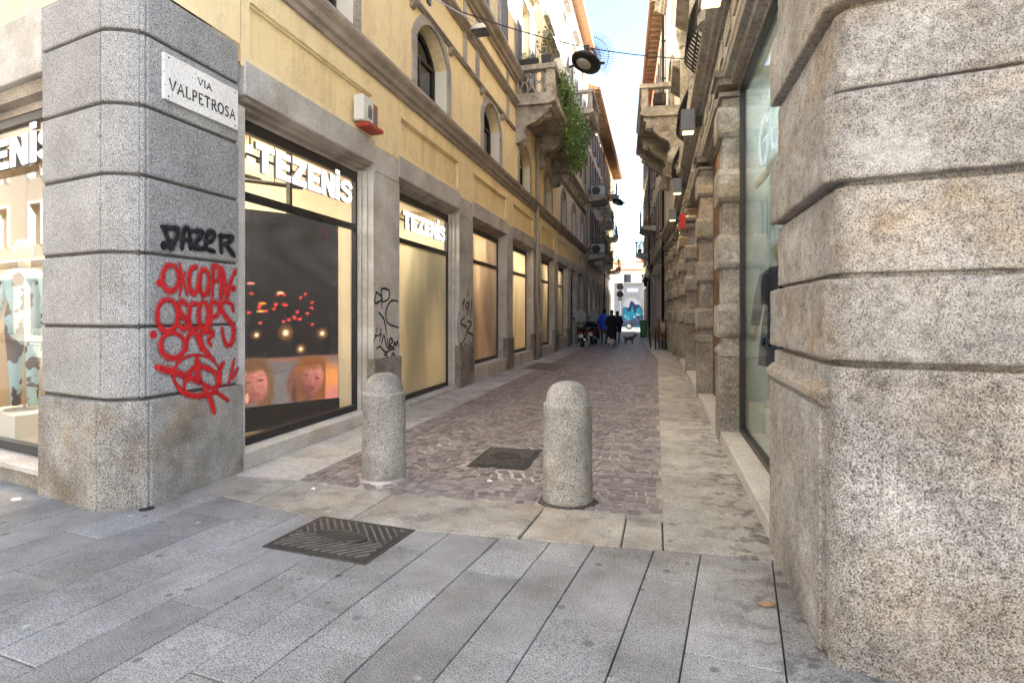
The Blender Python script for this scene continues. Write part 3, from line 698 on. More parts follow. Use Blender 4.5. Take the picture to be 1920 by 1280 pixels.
def room(parent, F, a, b, z0, z1, d0, d1, wallm='interior_wall', floorm='wood_floor', ceilm='interior_white'):
    r = MB(F); r.quad((a, d1, z0), (b, d1, z0), (b, d1, z1), (a, d1, z1)); r.quad((a, d0, z0), (a, d1, z0), (a, d1, z1), (a, d0, z1)); r.quad((b, d0, z0), (b, d1, z0), (b, d1, z1), (b, d0, z1))
    o = r.build('shop_room', wallm, parent)
    MB(F).quad((a, d0, z0), (b, d0, z0), (b, d1, z0), (a, d1, z0)).build('shop_floor', floorm, o)
    MB(F).quad((a, d0, z1), (b, d0, z1), (b, d1, z1), (a, d1, z1)).build('shop_ceiling', ceilm, o)
    return o
def area(name, loc, rot, sx, sy, power, col=(1, .78, .5)):
    l = bpy.data.lights.new(name, 'AREA'); l.shape = 'RECTANGLE'; l.size = sx; l.size_y = sy; l.energy = power; l.color = col
    o = bpy.data.objects.new(name, l); COL.objects.link(o); o.location = loc; o.rotation_euler = rot; return o
glz = [('shop_glass', 'shop_glass'), ('frosted_green', 'shop_glass'), ('frosted_rose', 'frosted_rose'), ('frosted_warm', 'frosted_warm'), ('frosted_warm', 'frosted_warm')]
for i, (a, b) in enumerate(ALLEY_L):
    z0 = (.16, .06, .34, .34, .34)[i]
    shop_window(A, a+.02, b-.02, z0=z0, glassm=glz[i][0], topm=glz[i][1])
    if i: room(A, FL, a-.2, b+.2, .04, 3.6, -.30, -1.7); area('ceiling_lamp', FL((a+b)/2, -1.0, 3.55), (0, 0, 0), .5, 2.2, (0, 9, 7, 9, 9)[i], (1, .86, .64))
# -- first shop: a deeper lit room with tracks, spots, screen
rp = [(FLM(5, -.31, 0).x, FLM(5, -.31, 0).y), (FLM(.93, -.31, 0).x, FLM(.93, -.31, 0).y), (-4.62, 4.62), (-4.131, 4.62), (-4.131, 7.42), (-10.4, 7.42)]
rm = MB()
for i, j in ((4, 5), (5, 0), (1, 2), (2, 3)): rm.quad((*rp[i], .03), (*rp[j], .03), (*rp[j], 4.3), (*rp[i], 4.3))
rm = rm.build('shop_room', 'interior_wall', A)
MB().quad(*[(*q, .03) for q in rp]).build('shop_floor', 'wood_floor', rm); MB().quad(*[(*q, 4.3) for q in rp]).build('shop_ceiling', 'interior_white', rm)
area('ceiling_lamp', (-6.0, 6.0, 4.25), (0, 0, 0), 2.6, 2.2, 14, (1, .82, .58))
def spot(loc, label, tilt=.4):
    e = empty('track_spotlight', loc, label, 'spotlight', 'spotlights in the shop ceiling')
    a = Vector(loc); b = a+Vector((.10*tilt, -.02, -.22))
    MB().tube([tuple(a), tuple(b)], .055, 12).build('housing', 'interior_white', e, smooth=False)
    t = (b-a).normalized(); MB().tube([tuple(b), tuple(b+t*.004)], .045, 12).build('lens', 'spot_glow', e)
    MB().tube([tuple(a), tuple(a+Vector((0, 0, .12)))], .012, 6).build('stem', 'black', e)
for i, p in enumerate([(-4.5, 4.95, 4.12), (-4.55, 5.75, 4.12), (-4.6, 6.5, 4.12), (-5.3, 6.6, 3.75), (-5.9, 6.9, 3.4)]):
    spot(p, ['nearest the granite corner pier', 'second from the granite corner pier', 'third from the granite corner pier', 'above the dark display screen', 'deepest inside the lit shop'][i].join(['white ceiling spotlight ', '']))
tr = empty('lighting_track', (-5.4, 5.6, 3.6), 'black lighting tracks hung under the ceiling of the first lit shop', 'lighting track')
for (p, q) in (((-5.1, 4.2, 3.62), (-5.4, 7.1, 3.62)), ((-5.9, 4.2, 3.45), (-5.6, 7.2, 3.45)), ((-6.5, 5.2, 3.3), (-4.9, 7.2, 3.3))):
    MB().tube([p, q], .03, 4).build('track', 'black', tr)
    for k in (.15, .85): c = Vector(p).lerp(Vector(q), k); MB().tube([tuple(c), (c.x, c.y, 4.29)], .008, 5).build('hanger', 'black', tr)
MB(FL).box(7.0, 7.06, -1.2, -1.14, .04, 4.29).build('shop_post', 'black', None, label='thin dark upright post behind the first shop window glass', cat='post')
# LED screen standing at an angle on a black plinth
import numpy as np
def grid_print(name, F3, nu, nv, fn, mat, parent):
    """flat printed surface: a grid of small faces coloured per corner"""
    u = np.linspace(0, 1, nu); v = np.linspace(0, 1, nv); U, V = np.meshgrid(u, v)
    C = fn(U, V); C = np.clip(C, 0, 1)
    vs = [tuple(F3(float(a), float(b))) for b in v for a in u]
    fs = [(j*nu+i, j*nu+i+1, (j+1)*nu+i+1, (j+1)*nu+i) for j in range(nv-1) for i in range(nu-1)]
    off = WL[parent.name]
    me = bpy.data.meshes.new(name); me.from_pydata([tuple(Vector(p)-off) for p in vs], [], fs)
    at = me.color_attributes.new('Col', 'FLOAT_COLOR', 'POINT')
    buf = np.ones((nu*nv, 4), np.float32); buf[:, :3] = C.reshape(-1, 3); at.data.foreach_set('color', buf.ravel())
    me.materials.append(M[mat]); o = bpy.data.objects.new(name, me); link(o, parent); return o
def ell(U, V, cx, cy, rx, ry, soft=.15, rot=0.0):
    c, s = math.cos(rot), math.sin(rot); dx, dy = U-cx, V-cy; a = (dx*c+dy*s)/rx; b = (-dx*s+dy*c)/ry
    return np.clip((1-np.sqrt(a*a+b*b))/soft, 0, 1)
def over(C, m, col): return C*(1-m[..., None])+np.array(col)*m[..., None]
def screen_fn(U, V):
    # metres: u along the panel (0 at the pier side), v up; panel about 2.55 x 2.47
    x, y = U*2.55, V*2.47
    rg = np.random.RandomState(4)
    C = np.zeros(U.shape+(3,))+np.array((.018, .018, .018))
    C += (.020*(.5+.5*np.sin(x*9+np.sin(y*7)*2)*np.sin(y*8+x*3)))[..., None]*np.clip((y-1.3)/.6, 0, 1)[..., None]
    for k in range(26):                                     # far red and amber lights
        px, py = 1.35+rg.rand()*.85, 1.02+rg.rand()*.42; C = over(C, ell(x, y, px, py, .030, .022, .5)*.95, (.75, .06, .05))
    for px, py, cc in ((1.38, 1.55, (.8, .25, .2)), (1.75, 1.44, (.9, .55, .3)), (1.52, 1.30, (.9, .3, .05)), (1.5, 1.2, (.9, .4, .1))): C = over(C, ell(x, y, px, py, .06, .02, .5)*.9, cc)
    band_ = np.clip((.98-y)/.04, 0, 1); C = over(C, band_*.9, (.016, .015, .016))
    for px, py, r_ in ((1.12, .86, .055), (1.82, .92, .05), (2.32, .90, .04), (2.02, .70, .035), (1.45, .9, .03)): C = over(C, ell(x, y, px, py, r_, r_, .6), (1, .78, .5)); C = over(C, ell(x, y, px, py, r_*2.4, r_*2.4, 1)*.35, (.8, .35, .12))
    C = over(C, np.clip((.62-y)/.05, 0, 1)*np.clip((y-.0)/.02+1, 0, 1)*.95, (.15, .125, .115))
    C = over(C, np.clip(1-np.abs(y-.57)/.035, 0, 1), (.26, .10, .06)); C = over(C, np.clip(1-np.abs(y-.42)/.03, 0, 1)*(x > 1.0), (.10, .09, .09))
    nz = .5+.5*np.sin(x*61+np.sin(y*37)*2.1)*np.sin(y*53+np.sin(x*29)*1.7)
    def face(C, cx, cy, r_, tilt, hair, sk):
        st = (.65+.5*(.5+.5*np.sin((x-cx)*150+np.sin(y*40)*1.5+tilt*y*120)))[..., None]
        hm = np.maximum(ell(x, y, cx+.02, cy+.05, r_*1.35, r_*1.6, .35, tilt), ell(x, y, cx+.13, cy-.14, r_*.75, r_*1.7, .4, tilt*.3)); hm = np.maximum(hm, ell(x, y, cx-.13, cy-.12, r_*.6, r_*1.5, .4, tilt*.3)*.9)
        C = C*(1-hm[..., None])+np.array(hair)*st*hm[..., None]
        fm = ell(x, y, cx, cy-.02, r_*.95, r_*1.3, .22, tilt); lit = np.clip(.62+.55*(x-cx)/r_*.5+.25*(y-cy)/r_+.10*nz, .25, 1.25)[..., None]
        C = C*(1-fm[..., None])+np.array(sk)*lit*fm[..., None]
        hm2 = ell(x, y, cx-.03, cy+r_*1.12, r_*1.05, r_*.55, .5, tilt); C = C*(1-hm2[..., None])+np.array(hair)*st*hm2[..., None]
        for sx_ in (-.42, .42):
            ex, ey = cx+sx_*r_, cy+r_*.16+sx_*tilt*r_; C = over(C, ell(x, y, ex, ey+.004, r_*.30, r_*.16, .9, tilt)*.55, tuple(v*.42 for v in sk)); C = over(C, ell(x, y, ex, ey-.006, r_*.27, r_*.075, .7, tilt)*.95, (.035, .010, .008))
            C = over(C, ell(x, y, ex, ey+r_*.30, r_*.30, r_*.06, .9, tilt)*.5, hair)
        C = over(C, ell(x, y, cx+r_*.10, cy-r_*.15, r_*.10, r_*.36, .9, tilt)*.45, tuple(min(1, v*1.5) for v in sk)); C = over(C, ell(x, y, cx-r_*.10, cy-r_*.28, r_*.12, r_*.24, .9, tilt)*.5, tuple(v*.5 for v in sk))
        C = over(C, ell(x, y, cx, cy-r_*.70, r_*.40, r_*.15, .8, tilt)*.9, (.20, .03, .028)); return over(C, ell(x, y, cx, cy-r_*1.02, r_*.30, r_*.12, .9, tilt)*.35, tuple(v*.45 for v in sk))
    C = face(C, 1.42, .29, .20, .10, (.15, .075, .038), (.50, .17, .125))
    for k in range(4): C = over(C, ell(x, y, 1.20+k*.045, .075+.012*k, .026, .075, .3), (.66, .26, .15))
    C = over(C, ell(x, y, 2.06, .22, .25, .34, .2), (.16, .06, .04)); C = over(C, ell(x, y, 2.02, .10, .13, .22, .3), (.035, .03, .03))
    C = over(C, ell(x, y, 2.2, .42, .30, .17, .3), (.25, .09, .03)); C = face(C, 2.17, .30, .185, -.35, (.22, .075, .028), (.47, .15, .115))
    C = over(C, np.clip((x-2.36)/.02, 0, 1)*np.clip((.55-y)/.2, 0, 1), (.62, .22, .06))
    C = over(C, np.clip((x-2.36)/.02, 0, 1)*np.clip((.22-y)/.12, 0, 1), (.50, .16, .13))
    C = C*(.85+.15*np.sin(y*300))[..., None]*(.9+.2*nz)[..., None]
    return C
sa, sb = Vector((-5.62, 4.93, 0)), Vector((-4.27, 7.10, 0)); sdv = (sb-sa).normalized(); snv = Vector((sdv.y, -sdv.x, 0))
scr = empty('display_screen', tuple((sa+sb)/2), 'dark display screen showing two laughing people, on a black plinth behind glass', 'screen')
FS = Frame((sa.x, sa.y), (sdv.x, sdv.y), (snv.x, snv.y)); LS = (sb-sa).length
MB(FS).box(0, LS, -.10, 0, .332, 2.80).build('screen_body', 'black', scr, bevel=.004)
grid_print('picture', lambda a, b_: FS(.01+a*(LS-.02), .004, .34+b_*2.45), 210, 200, screen_fn, 'screen_print', scr)
MB(FS).box(-.02, LS+.01, -.35, .015, .035, .33).build('plinth', 'black', scr, bevel=.004)
# -- shop sign letters
def poly_letter(ch):
    t = .23
    if ch == 'T': return [[(0, 1), (0, 1-t), (.27, 1-t), (.27, 0), (.53, 0), (.53, 1-t), (.8, 1-t), (.8, 1)]], .8
    if ch == 'E': return [[(0, 0), (0, 1), (.70, 1), (.70, 1-t), (.26, 1-t), (.26, .615), (.64, .615), (.64, .395), (.26, .395), (.26, t), (.70, t), (.70, 0)]], .70
    if ch == 'Z': return [[(0, 0), (0, .2), (.42, 1-t), (.03, 1-t), (.03, 1), (.74, 1), (.74, .80), (.32, t), (.75, t), (.75, 0)]], .75
    if ch == 'N': return [[(0, 0), (0, 1), (.25, 1), (.55, .42), (.55, 1), (.79, 1), (.79, 0), (.54, 0), (.24, .58), (.24, 0)]], .79
    if ch == 'I': return [[(0, 0), (0, 1), (.25, 1), (.25, 0)], [(0, 1.08), (0, 1.28), (.25, 1.28), (.25, 1.08)]], .25
    if ch == 'S':
        cl = [Vector(p) for p in ((.70, .70), (.62, .84), (.38, .89), (.14, .80), (.12, .64), (.36, .545), (.60, .44), (.66, .28), (.54, .14), (.32, .11), (.12, .18), (.05, .31))]
        cl = smooth_path([(p.x, p.y, 0) for p in cl], 3); L_, R_ = [], []
        for i, p in enumerate(cl):
            tt = (cl[min(i+1, len(cl)-1)]-cl[max(0, i-1)]).normalized(); n_ = Vector((-tt.y, tt.x, 0))*.105; L_.append((p.x+n_.x, p.y+n_.y)); R_.append((p.x-n_.x, p.y-n_.y))
        return [L_+R_[::-1]], .76
def shop_sign(F, s0, s1, z0, h, d, label, flip=False, text='TEZENIS', first=0):
    e = empty('shop_sign', tuple(F((s0+s1)/2, d, z0)), label, 'shop sign', 'illuminated shop name letters')
    tot = sum(poly_letter(c)[1] for c in text)+.10*(len(text)-1); k = (s1-s0)/tot; x = 0
    for ch in text:
        ps, w_ = poly_letter(ch); front = MB(F); side = MB(F)
        for p in ps:
            q = [((s1-(x+a)*k) if flip else (s0+(x+a)*k), z0+b*h) for a, b in p]
            side.pd(q, d-.035, d-.002); front.pd(q, d-.0015, d+.004)
        o = side.build('letter', 'letter_side', e); front.build('lit_face', 'letter_light', o); x += w_+.10
    MB(F).box(s0-.1, s1+.1, d-.047, d-.036, z0+h*.46, z0+h*.54).build('rail', 'black', e)
    return e
shop_sign(FL, 5.10, 7.02, 2.985, .30, -.19, 'lit white TEZENIS letters across the top of the nearest alley shop window')
shop_sign(FL, 8.66, 10.56, 2.90, .30, -.19, 'smaller looking lit TEZENIS letters over the frosted second shop window')
# -- main street shop window of the same building
o = MB(FLM).box(.9, .96, -.30, -.22, .2, 3.36).box(.96, 5, -.30, -.22, .2, .28).box(.96, 5, -.30, -.22, 3.28, 3.36).build('main_street_shop_window', 'dark_metal', A)
MB(FLM).box(.95, 5, -.262, -.252, .27, 3.29).build('pane', 'shop_glass', o)
MB(FLM).box(.88, 6, -.40, .0, .135, .195).build('sill', 'sill_stone', o, bevel=.01); MB(FLM).box(.88, 6, -.40, -.04, -.02, .134).build('sill_base', 'base_granite', o)
area('ceiling_lamp', tuple(FLM(2.2, -1.7, 3.45)), (0, 0, 0), 2, 2, 16, (1, .84, .6))
shop_sign(FLM, .98, 3.2, 2.86, .28, -.16, 'lit white shop name letters over the main street window at far left', flip=True)
def mannequin(loc, rz, mat_top, mat_bot, label, coat=False, headmat='mannequin'):
    e = empty('mannequin', (0, 0, 0), label, 'mannequin')
    B = MB()
    # body rings (z, rx, ry)
    for sx in (-1, 1):
        B.tube([(sx*.09, 0, .04), (sx*.09, .0, .42), (sx*.10, 0, .85)], [.045, .06, .085], 10)
    B.build('legs', headmat if coat else mat_bot, e, smooth=True)
    T = MB()
    prof_ = [(.80, .17, .12), (.95, .185, .125), (1.10, .155, .11), (1.28, .185, .12), (1.40, .20, .11), (1.47, .13, .09)] if not coat else [(.45, .25, .19), (.7, .23, .17), (.95, .20, .14), (1.10, .18, .13), (1.28, .21, .14), (1.42, .22, .12), (1.50, .12, .09)]
    n = 16; vs = []; fs = []
    for z, rx, ry in prof_:
        for k in range(n): a = 2*math.pi*k/n; vs.append((rx*math.cos(a), ry*math.sin(a), z))
    for j in range(len(prof_)-1):
        for k in range(n): fs.append((j*n+k, j*n+(k+1) % n, (j+1)*n+(k+1) % n, (j+1)*n+k))
    fs += [tuple(range(n))[::-1], tuple(range((len(prof_)-1)*n, len(prof_)*n))]
    T.add(vs, fs)
    for sx in (-1, 1): T.tube([(sx*.19, 0, 1.40), (sx*.25, -.01, 1.15), (sx*.27, -.06, .88)], [.06, .055, .045], 10)
    T.build('clothing', mat_top, e, smooth=True)
    H = MB(); H.tube([(0, 0, 1.45), (0, 0, 1.56)], [.055, .05], 10); H.ball((0, -.015, 1.66), .078, .095, .12, 14, 10); H.ball((0, -.10, 1.64), .014, .02, .025, 8, 6)
    for sx in (-1, 1): H.tube([(sx*.27, -.06, .88), (sx*.275, -.08, .78), (sx*.27, -.10, .70)], [.035, .035, .018], 8)
    H.build('head_and_hands', headmat, e, smooth=True)
    MB().lathe((0, 0, 0), [(.17, .0), (.17, .012), (.02, .014), (.02, .05)], 20).build('stand_base', 'light_metal', e)
    e.location = loc; e.rotation_euler = (0, 0, rz); return e
p = FLM(2.5, -.55, .50); MB(FLM).box(2.1, 2.9, -.95, -.31, .032, .498).build('display_podium', 'interior_white', None, loc=tuple(FLM(2.5, -.6, 0)), label='low white podium under the pyjama mannequin in the far left window', cat='podium'); mannequin(tuple(p), R(15), 'cow_print', 'cow_print', 'mannequin in pale blue pyjamas with brown patches behind the far left window')
# ------------------------------------------------------------------ writing on the left building
def strokes(name, lst, r, mat, X, px, label, d=.006, sub=4):
    """paint strokes on the alley wall; every stroke is a flat rounded band"""
    mb, hz = MB(FL), MB(FL)
    for s in lst:
        rr = r
        if isinstance(s, tuple): s, rr = s
        pts = [px(*p) for p in s]
        pts = [wpt(x, y, X) for x, y in pts]
        if len(pts) == 1: mb.ball((pts[0][0], d, pts[0][1]), rr*1.5, .002, rr*1.5, 12, 6); continue
        q = smooth_path([(a, d+rs.uniform(-.0008, .0008), b_) for a, b_ in pts], sub) if len(pts) > 2 else [Vector((a, d, b_)) for a, b_ in pts]
        k = len(q); rad = [rr*(.75+.25*math.sin(math.pi*min(1, max(0, i/(k-1)))))*rs.uniform(.86, 1.12) for i in range(k)]
        mb.tube([tuple(v) for v in q], rad, 8, flat=((0, 1, 0), .0022))
        hz.tube([(v.x, v.y-.0015, v.z) for v in q], [x*1.75 for x in rad], 8, flat=((0, 1, 0), .0012))
        for v in (q[0], q[-1]): mb.ball(tuple(v), rr*.75, .0021, rr*.75, 10, 6)
    par = core if name == 'graffiti' else A
    o = mb.build(name, mat, par, label=label, smooth=True)
    hz.build('overspray', mat.replace('paint', 'overspray'), par if name == 'graffiti' else o, smooth=True)
    return o
def oval(cx, cy, rx, ry, a0=80, a1=440, n=14): return [(cx+rx*math.cos(R(a0+(a1-a0)*i/n)), cy-ry*math.sin(R(a0+(a1-a0)*i/n))) for i in range(n+1)]
px1 = lambda x, y: (280+x/3.367, 410+y/3.367)
strokes('graffiti', [[(92, 170)], [(78, 52), (125, 60), (185, 62)], [(92, 62), (115, 120), (132, 185), (165, 130), (182, 75)], [(205, 190), (212, 120), (222, 70), (250, 72), (258, 190)], [(205, 135), (262, 132)],
    [(262, 82), (300, 78), (335, 85), (305, 135), (280, 180), (320, 190), (350, 185)], [(355, 152), (395, 138), (412, 100), (385, 82), (358, 120), (360, 185), (412, 208)], [(455, 215), (450, 150), (452, 100)], [(440, 110), (480, 112), (525, 120), (500, 150), (462, 165)], [(480, 160), (510, 200), (538, 236)]],
    .025, 'paint_black', -3.826, px1, 'black spray-painted tag on the corner pier')
strokes('graffiti', [oval(135, 375, 52, 82), ([(190, 275), (210, 370), (240, 490)], .012), ([(225, 335), (205, 410), (190, 490)], .012), [(300, 300), (258, 330), (252, 420), (275, 475), (305, 440), (318, 350)], oval(345, 400, 30, 82), [(395, 495), (400, 400), (405, 300), (445, 315), (432, 385), (402, 390)],
    [(450, 505), (455, 400), (458, 312), (475, 400), (488, 495), (512, 400), (545, 325)], [(65, 405)], [(532, 440)],
    oval(115, 610, 66, 100), [(240, 545), (205, 520), (182, 560), (205, 610), (238, 645), (225, 700), (190, 680)], [(305, 535), (262, 545), (250, 620), (262, 690), (305, 690)], oval(342, 610, 30, 85), [(385, 705), (388, 620), (392, 530), (440, 545), (432, 605), (398, 622)],
    [(530, 585), (520, 540), (470, 525), (450, 560), (485, 620), (530, 680), (525, 770), (492, 800), (468, 750), (460, 690)],
    oval(148, 800, 76, 80), [(230, 835), (240, 760), (265, 722), (295, 730), (330, 830)], [(392, 800), (372, 765), (405, 722), (325, 718), (330, 790), (370, 850), (410, 900)], [(25, 730)],
    ([(p_[0], p_[1]) for p_ in oval(300, 985, 148, 125, 60, 400)], .014), ([(45, 935), (180, 975), (330, 1030)], .028), ([(300, 880), (305, 960), (315, 1035)], .030), ([(345, 1060), (385, 1140), (410, 1225)], .022),
    [(215, 1080), (235, 1000), (290, 935), (360, 940), (425, 985), (432, 1065)], ([(320, 1030), (410, 1080), (500, 1150)], .016), [(470, 905), (445, 960), (450, 1050)], ([(535, 885), (520, 960), (500, 1050)], .016), ([(562, 940), (535, 990), (515, 1010)], .016)],
    .0225, 'paint_red', -3.826, px1, 'red sprayed tags covering four courses of the corner pier', d=.005)
strokes('graffiti', [([(352, 1075), (385, 1140), (410, 1225)], .024), ([(395, 1078), (450, 1112), (500, 1150)], .017), [(190, 1082), (240, 1110), (320, 1118), (400, 1100), (430, 1080)]], .020, 'paint_red', -3.798, px1, 'red paint running down onto the pier base', d=.0345)
px2 = lambda x, y: (440+x/2.667, 440+y/2.667)
strokes('graffiti_tag', [[(706, 285), (740, 318), (702, 342), (708, 288)], [(737, 368), (736, 320), (734, 272), (772, 278), (768, 322), (738, 336)], [(818, 335), (785, 330), (758, 375), (765, 440), (820, 464)], [(720, 388), (748, 425), (760, 500)],
    [(712, 465), (700, 530)], [(700, 508), (735, 498)], [(732, 470), (726, 538)], [(735, 548), (746, 500), (756, 552)], [(766, 518), (762, 562), (780, 560)], [(775, 548), (792, 532), (780, 518), (772, 550), (795, 562)], [(796, 560), (800, 535), (806, 556), (813, 532), (819, 556)],
    [(710, 570), (726, 558), (742, 576), (760, 588), (778, 574), (802, 570)], [(748, 600), (758, 598), (764, 612)], [(784, 605), (794, 592), (802, 606)]], .013, 'paint_black', -3.826, px2, 'thin black tag on the granite pier beside the left bollard', d=.004)
strokes('graffiti_tag', [[(1170, 282), (1166, 308)], [(1138, 348), (1150, 322), (1140, 376)], [(1168, 335), (1156, 350), (1163, 372), (1174, 335), (1164, 402)], [(1186, 318), (1178, 412)], [(1121, 385), (1117, 470), (1122, 535), (1136, 560)], [(1150, 412), (1130, 440), (1162, 468), (1150, 520), (1130, 552)],
    [(1165, 432), (1186, 442), (1164, 482), (1192, 505), (1178, 556), (1150, 546)]], .016, 'paint_black', -3.826, px2, 'black numeral tag on the second granite pier', d=.004)
# marble street name plate
SER = {'V': ([[(0, 1), (.4, 0), (.8, 1)]], .8), 'I': ([[(.1, 0), (.1, 1)]], .2), 'A': ([[(0, 0), (.4, 1), (.8, 0)], [(.15, .36), (.65, .36)]], .8), 'L': ([[(.1, 1), (.1, 0), (.6, 0), (.62, .14)]], .62), 'P': ([[(.1, 0), (.1, 1), (.4, 1), (.6, .88), (.6, .62), (.4, .48), (.1, .48)]], .62),
       'E': ([[(.62, .86), (.6, 1), (.1, 1), (.1, 0), (.62, 0), (.64, .14)], [(.1, .52), (.48, .52)]], .64), 'T': ([[(0, .86), (.02, 1), (.7, 1), (.72, .86)], [(.36, 1), (.36, 0)]], .72), 'R': ([[(.1, 0), (.1, 1), (.42, 1), (.6, .88), (.6, .64), (.42, .52), (.1, .52)], [(.38, .52), (.72, 0)]], .74),
       'O': ([[(.42+.42*math.cos(2*math.pi*k/16), .5+.5*math.sin(2*math.pi*k/16)) for k in range(17)]], .84), 'S': ([[(.52, .82), (.45, .96), (.26, 1), (.08, .88), (.08, .7), (.28, .55), (.48, .42), (.52, .22), (.38, .04), (.18, 0), (.02, .14)]], .56)}
def write(text, F, s0, s1, z0, h, d, r, parent, flip=False, mat='letter_ink', serif=True, th=.003):
    gap = .30 if serif else .22
    tot = sum(SER[c][1] for c in text)+gap*(len(text)-1); k = (s1-s0)/tot; x = 0
    for ch in text:
        st, w_ = SER[ch]; mb = MB(F)
        for s in st:
            q = [((s1-(x+a)*k) if flip else (s0+(x+a)*k), z0+b_*h) for a, b_ in s]
            mb.tube([(a, d, b_) for a, b_ in q], r, 6, flat=((0, 1, 0), th))
            if serif:
                for (a, b_), (oa, ob) in ((s[0], s[1]), (s[-1], s[-2])):
                    if b_ in (0, 1) and abs(a-oa) < .5 and ch not in 'O': xx = (s1-(x+a)*k) if flip else s0+(x+a)*k; mb.tube([(xx-.10*k, d, z0+b_*h), (xx+.10*k, d, z0+b_*h)], r*.6, 6, flat=((0, 1, 0), th))
        mb.build('letter', mat, parent); x += w_+gap
sg = empty('street_name_sign', (-3.8, 4.15, 3.2), 'white marble plate reading VIA VALPETROSA fixed to the granite corner pier', 'street sign')
MB(FL).box(3.74, 4.57, .002, .032, 3.215, 3.585).build('plate', 'marble', sg, bevel=.003)
write('VIA', FL, 4.085, 4.235, 3.458, .058, .034, .0065, sg); write('VALPETROSA', FL, 3.79, 4.525, 3.30, .088, .034, .0085, sg)
for s_, z_ in ((3.78, 3.555), (4.53, 3.555), (4.53, 3.245), (3.78, 3.245)): MB(FL).ball((s_, .034, z_), .008, .004, .008, 8, 6).build('screw', 'iron', sg)
# alarm box
al = empty('alarm_box', tuple(FL(7.02, 0, 3.95)), 'white and red alarm siren box on the yellow wall above the first lintel', 'alarm box')
MB(FL).box(6.72, 7.0, .001, .15, 4.02, 4.36).build('case', 'white_plastic', al, bevel=.012)
MB(FL).box(7.002, 7.22, .001, .10, 4.02, 4.36).build('side_case', 'orange_brown', al, bevel=.01)
MB(FL).box(6.78, 7.2, .001, .20, 3.96, 4.02).build('red_lens', 'red_plastic', al, bevel=.012)
for s_, dd in ((6.90, .1515), (7.12, .1015)): MB(FL).pd([(s_-.055, 4.08), (s_+.055, 4.08), (s_+.055, 4.20), (s_+.03, 4.26), (s_-.03, 4.26), (s_-.055, 4.20)], dd-.01, dd).build('grille', 'grey_metal', al)
# flood light on an arm
fl = empty('floodlight', tuple(FL(9.3, 0, 6.95)), 'square floodlight on a long arm from the yellow wall', 'floodlight')
a0 = FL(9.25, .02, 7.0); a1 = FL(9.9, .75, 6.72)
MB(FL).box(9.18, 9.32, .001, .03, 6.85, 7.12).build('wall_plate', 'dark_metal', fl)
MB().tube([tuple(a0), tuple(a1)], .014, 8).build('arm', 'light_metal', fl)
MB().add([(a1.x-.16, a1.y-.16, a1.z-.13), (a1.x+.16, a1.y-.16, a1.z-.13), (a1.x+.16, a1.y+.16, a1.z-.13), (a1.x-.16, a1.y+.16, a1.z-.13), (a1.x-.07, a1.y-.07, a1.z), (a1.x+.07, a1.y-.07, a1.z), (a1.x+.07, a1.y+.07, a1.z), (a1.x-.07, a1.y+.07, a1.z)],
         [(0, 3, 2, 1), (4, 5, 6, 7), (0, 1, 5, 4), (1, 2, 6, 5), (2, 3, 7, 6), (3, 0, 4, 7)]).build('head', 'light_metal', fl)
MB().box(a1.x-.14, a1.x+.14, a1.y-.14, a1.y+.14, a1.z-.15, a1.z-.132).build('lens', 'old_glass', fl)
downpipe(FL, A, 18.2, 0, 8.0, .055)
# ------------------------------------------------------------------ big stone balcony on the yellow building
def bracket(F, parent, s, th, z1, proj, drop, mat='balcony_stone', name='bracket'):
    """scrolled console: S-shaped side profile"""
    pr = smooth_path([(0, z1-drop, 0), (proj*.10, z1-drop*.98, 0), (proj*.20, z1-drop*.80, 0), (proj*.30, z1-drop*.55, 0), (proj*.52, z1-drop*.45, 0), (proj*.72, z1-drop*.30, 0), (proj*.80, z1-drop*.12, 0), (proj*.97, z1-drop*.08, 0), (proj, z1, 0)], 3)
    o = MB(F).prof([(p.x, p.y) for p in pr]+[(0, z1)], s, s+th).build(name, mat, parent)
    for ss in (s-.02, s+th+.02):
        for (dd, zz, rr) in ((proj*.16, z1-drop*.84, drop*.13), (proj*.82, z1-drop*.16, drop*.09)): MB(F).lathe((ss, dd, zz), [(rr, -.02), (rr, .02), (rr*.55, .026), (rr*.5, .014)], 14, 'x').build('scroll', mat, o)
    return o
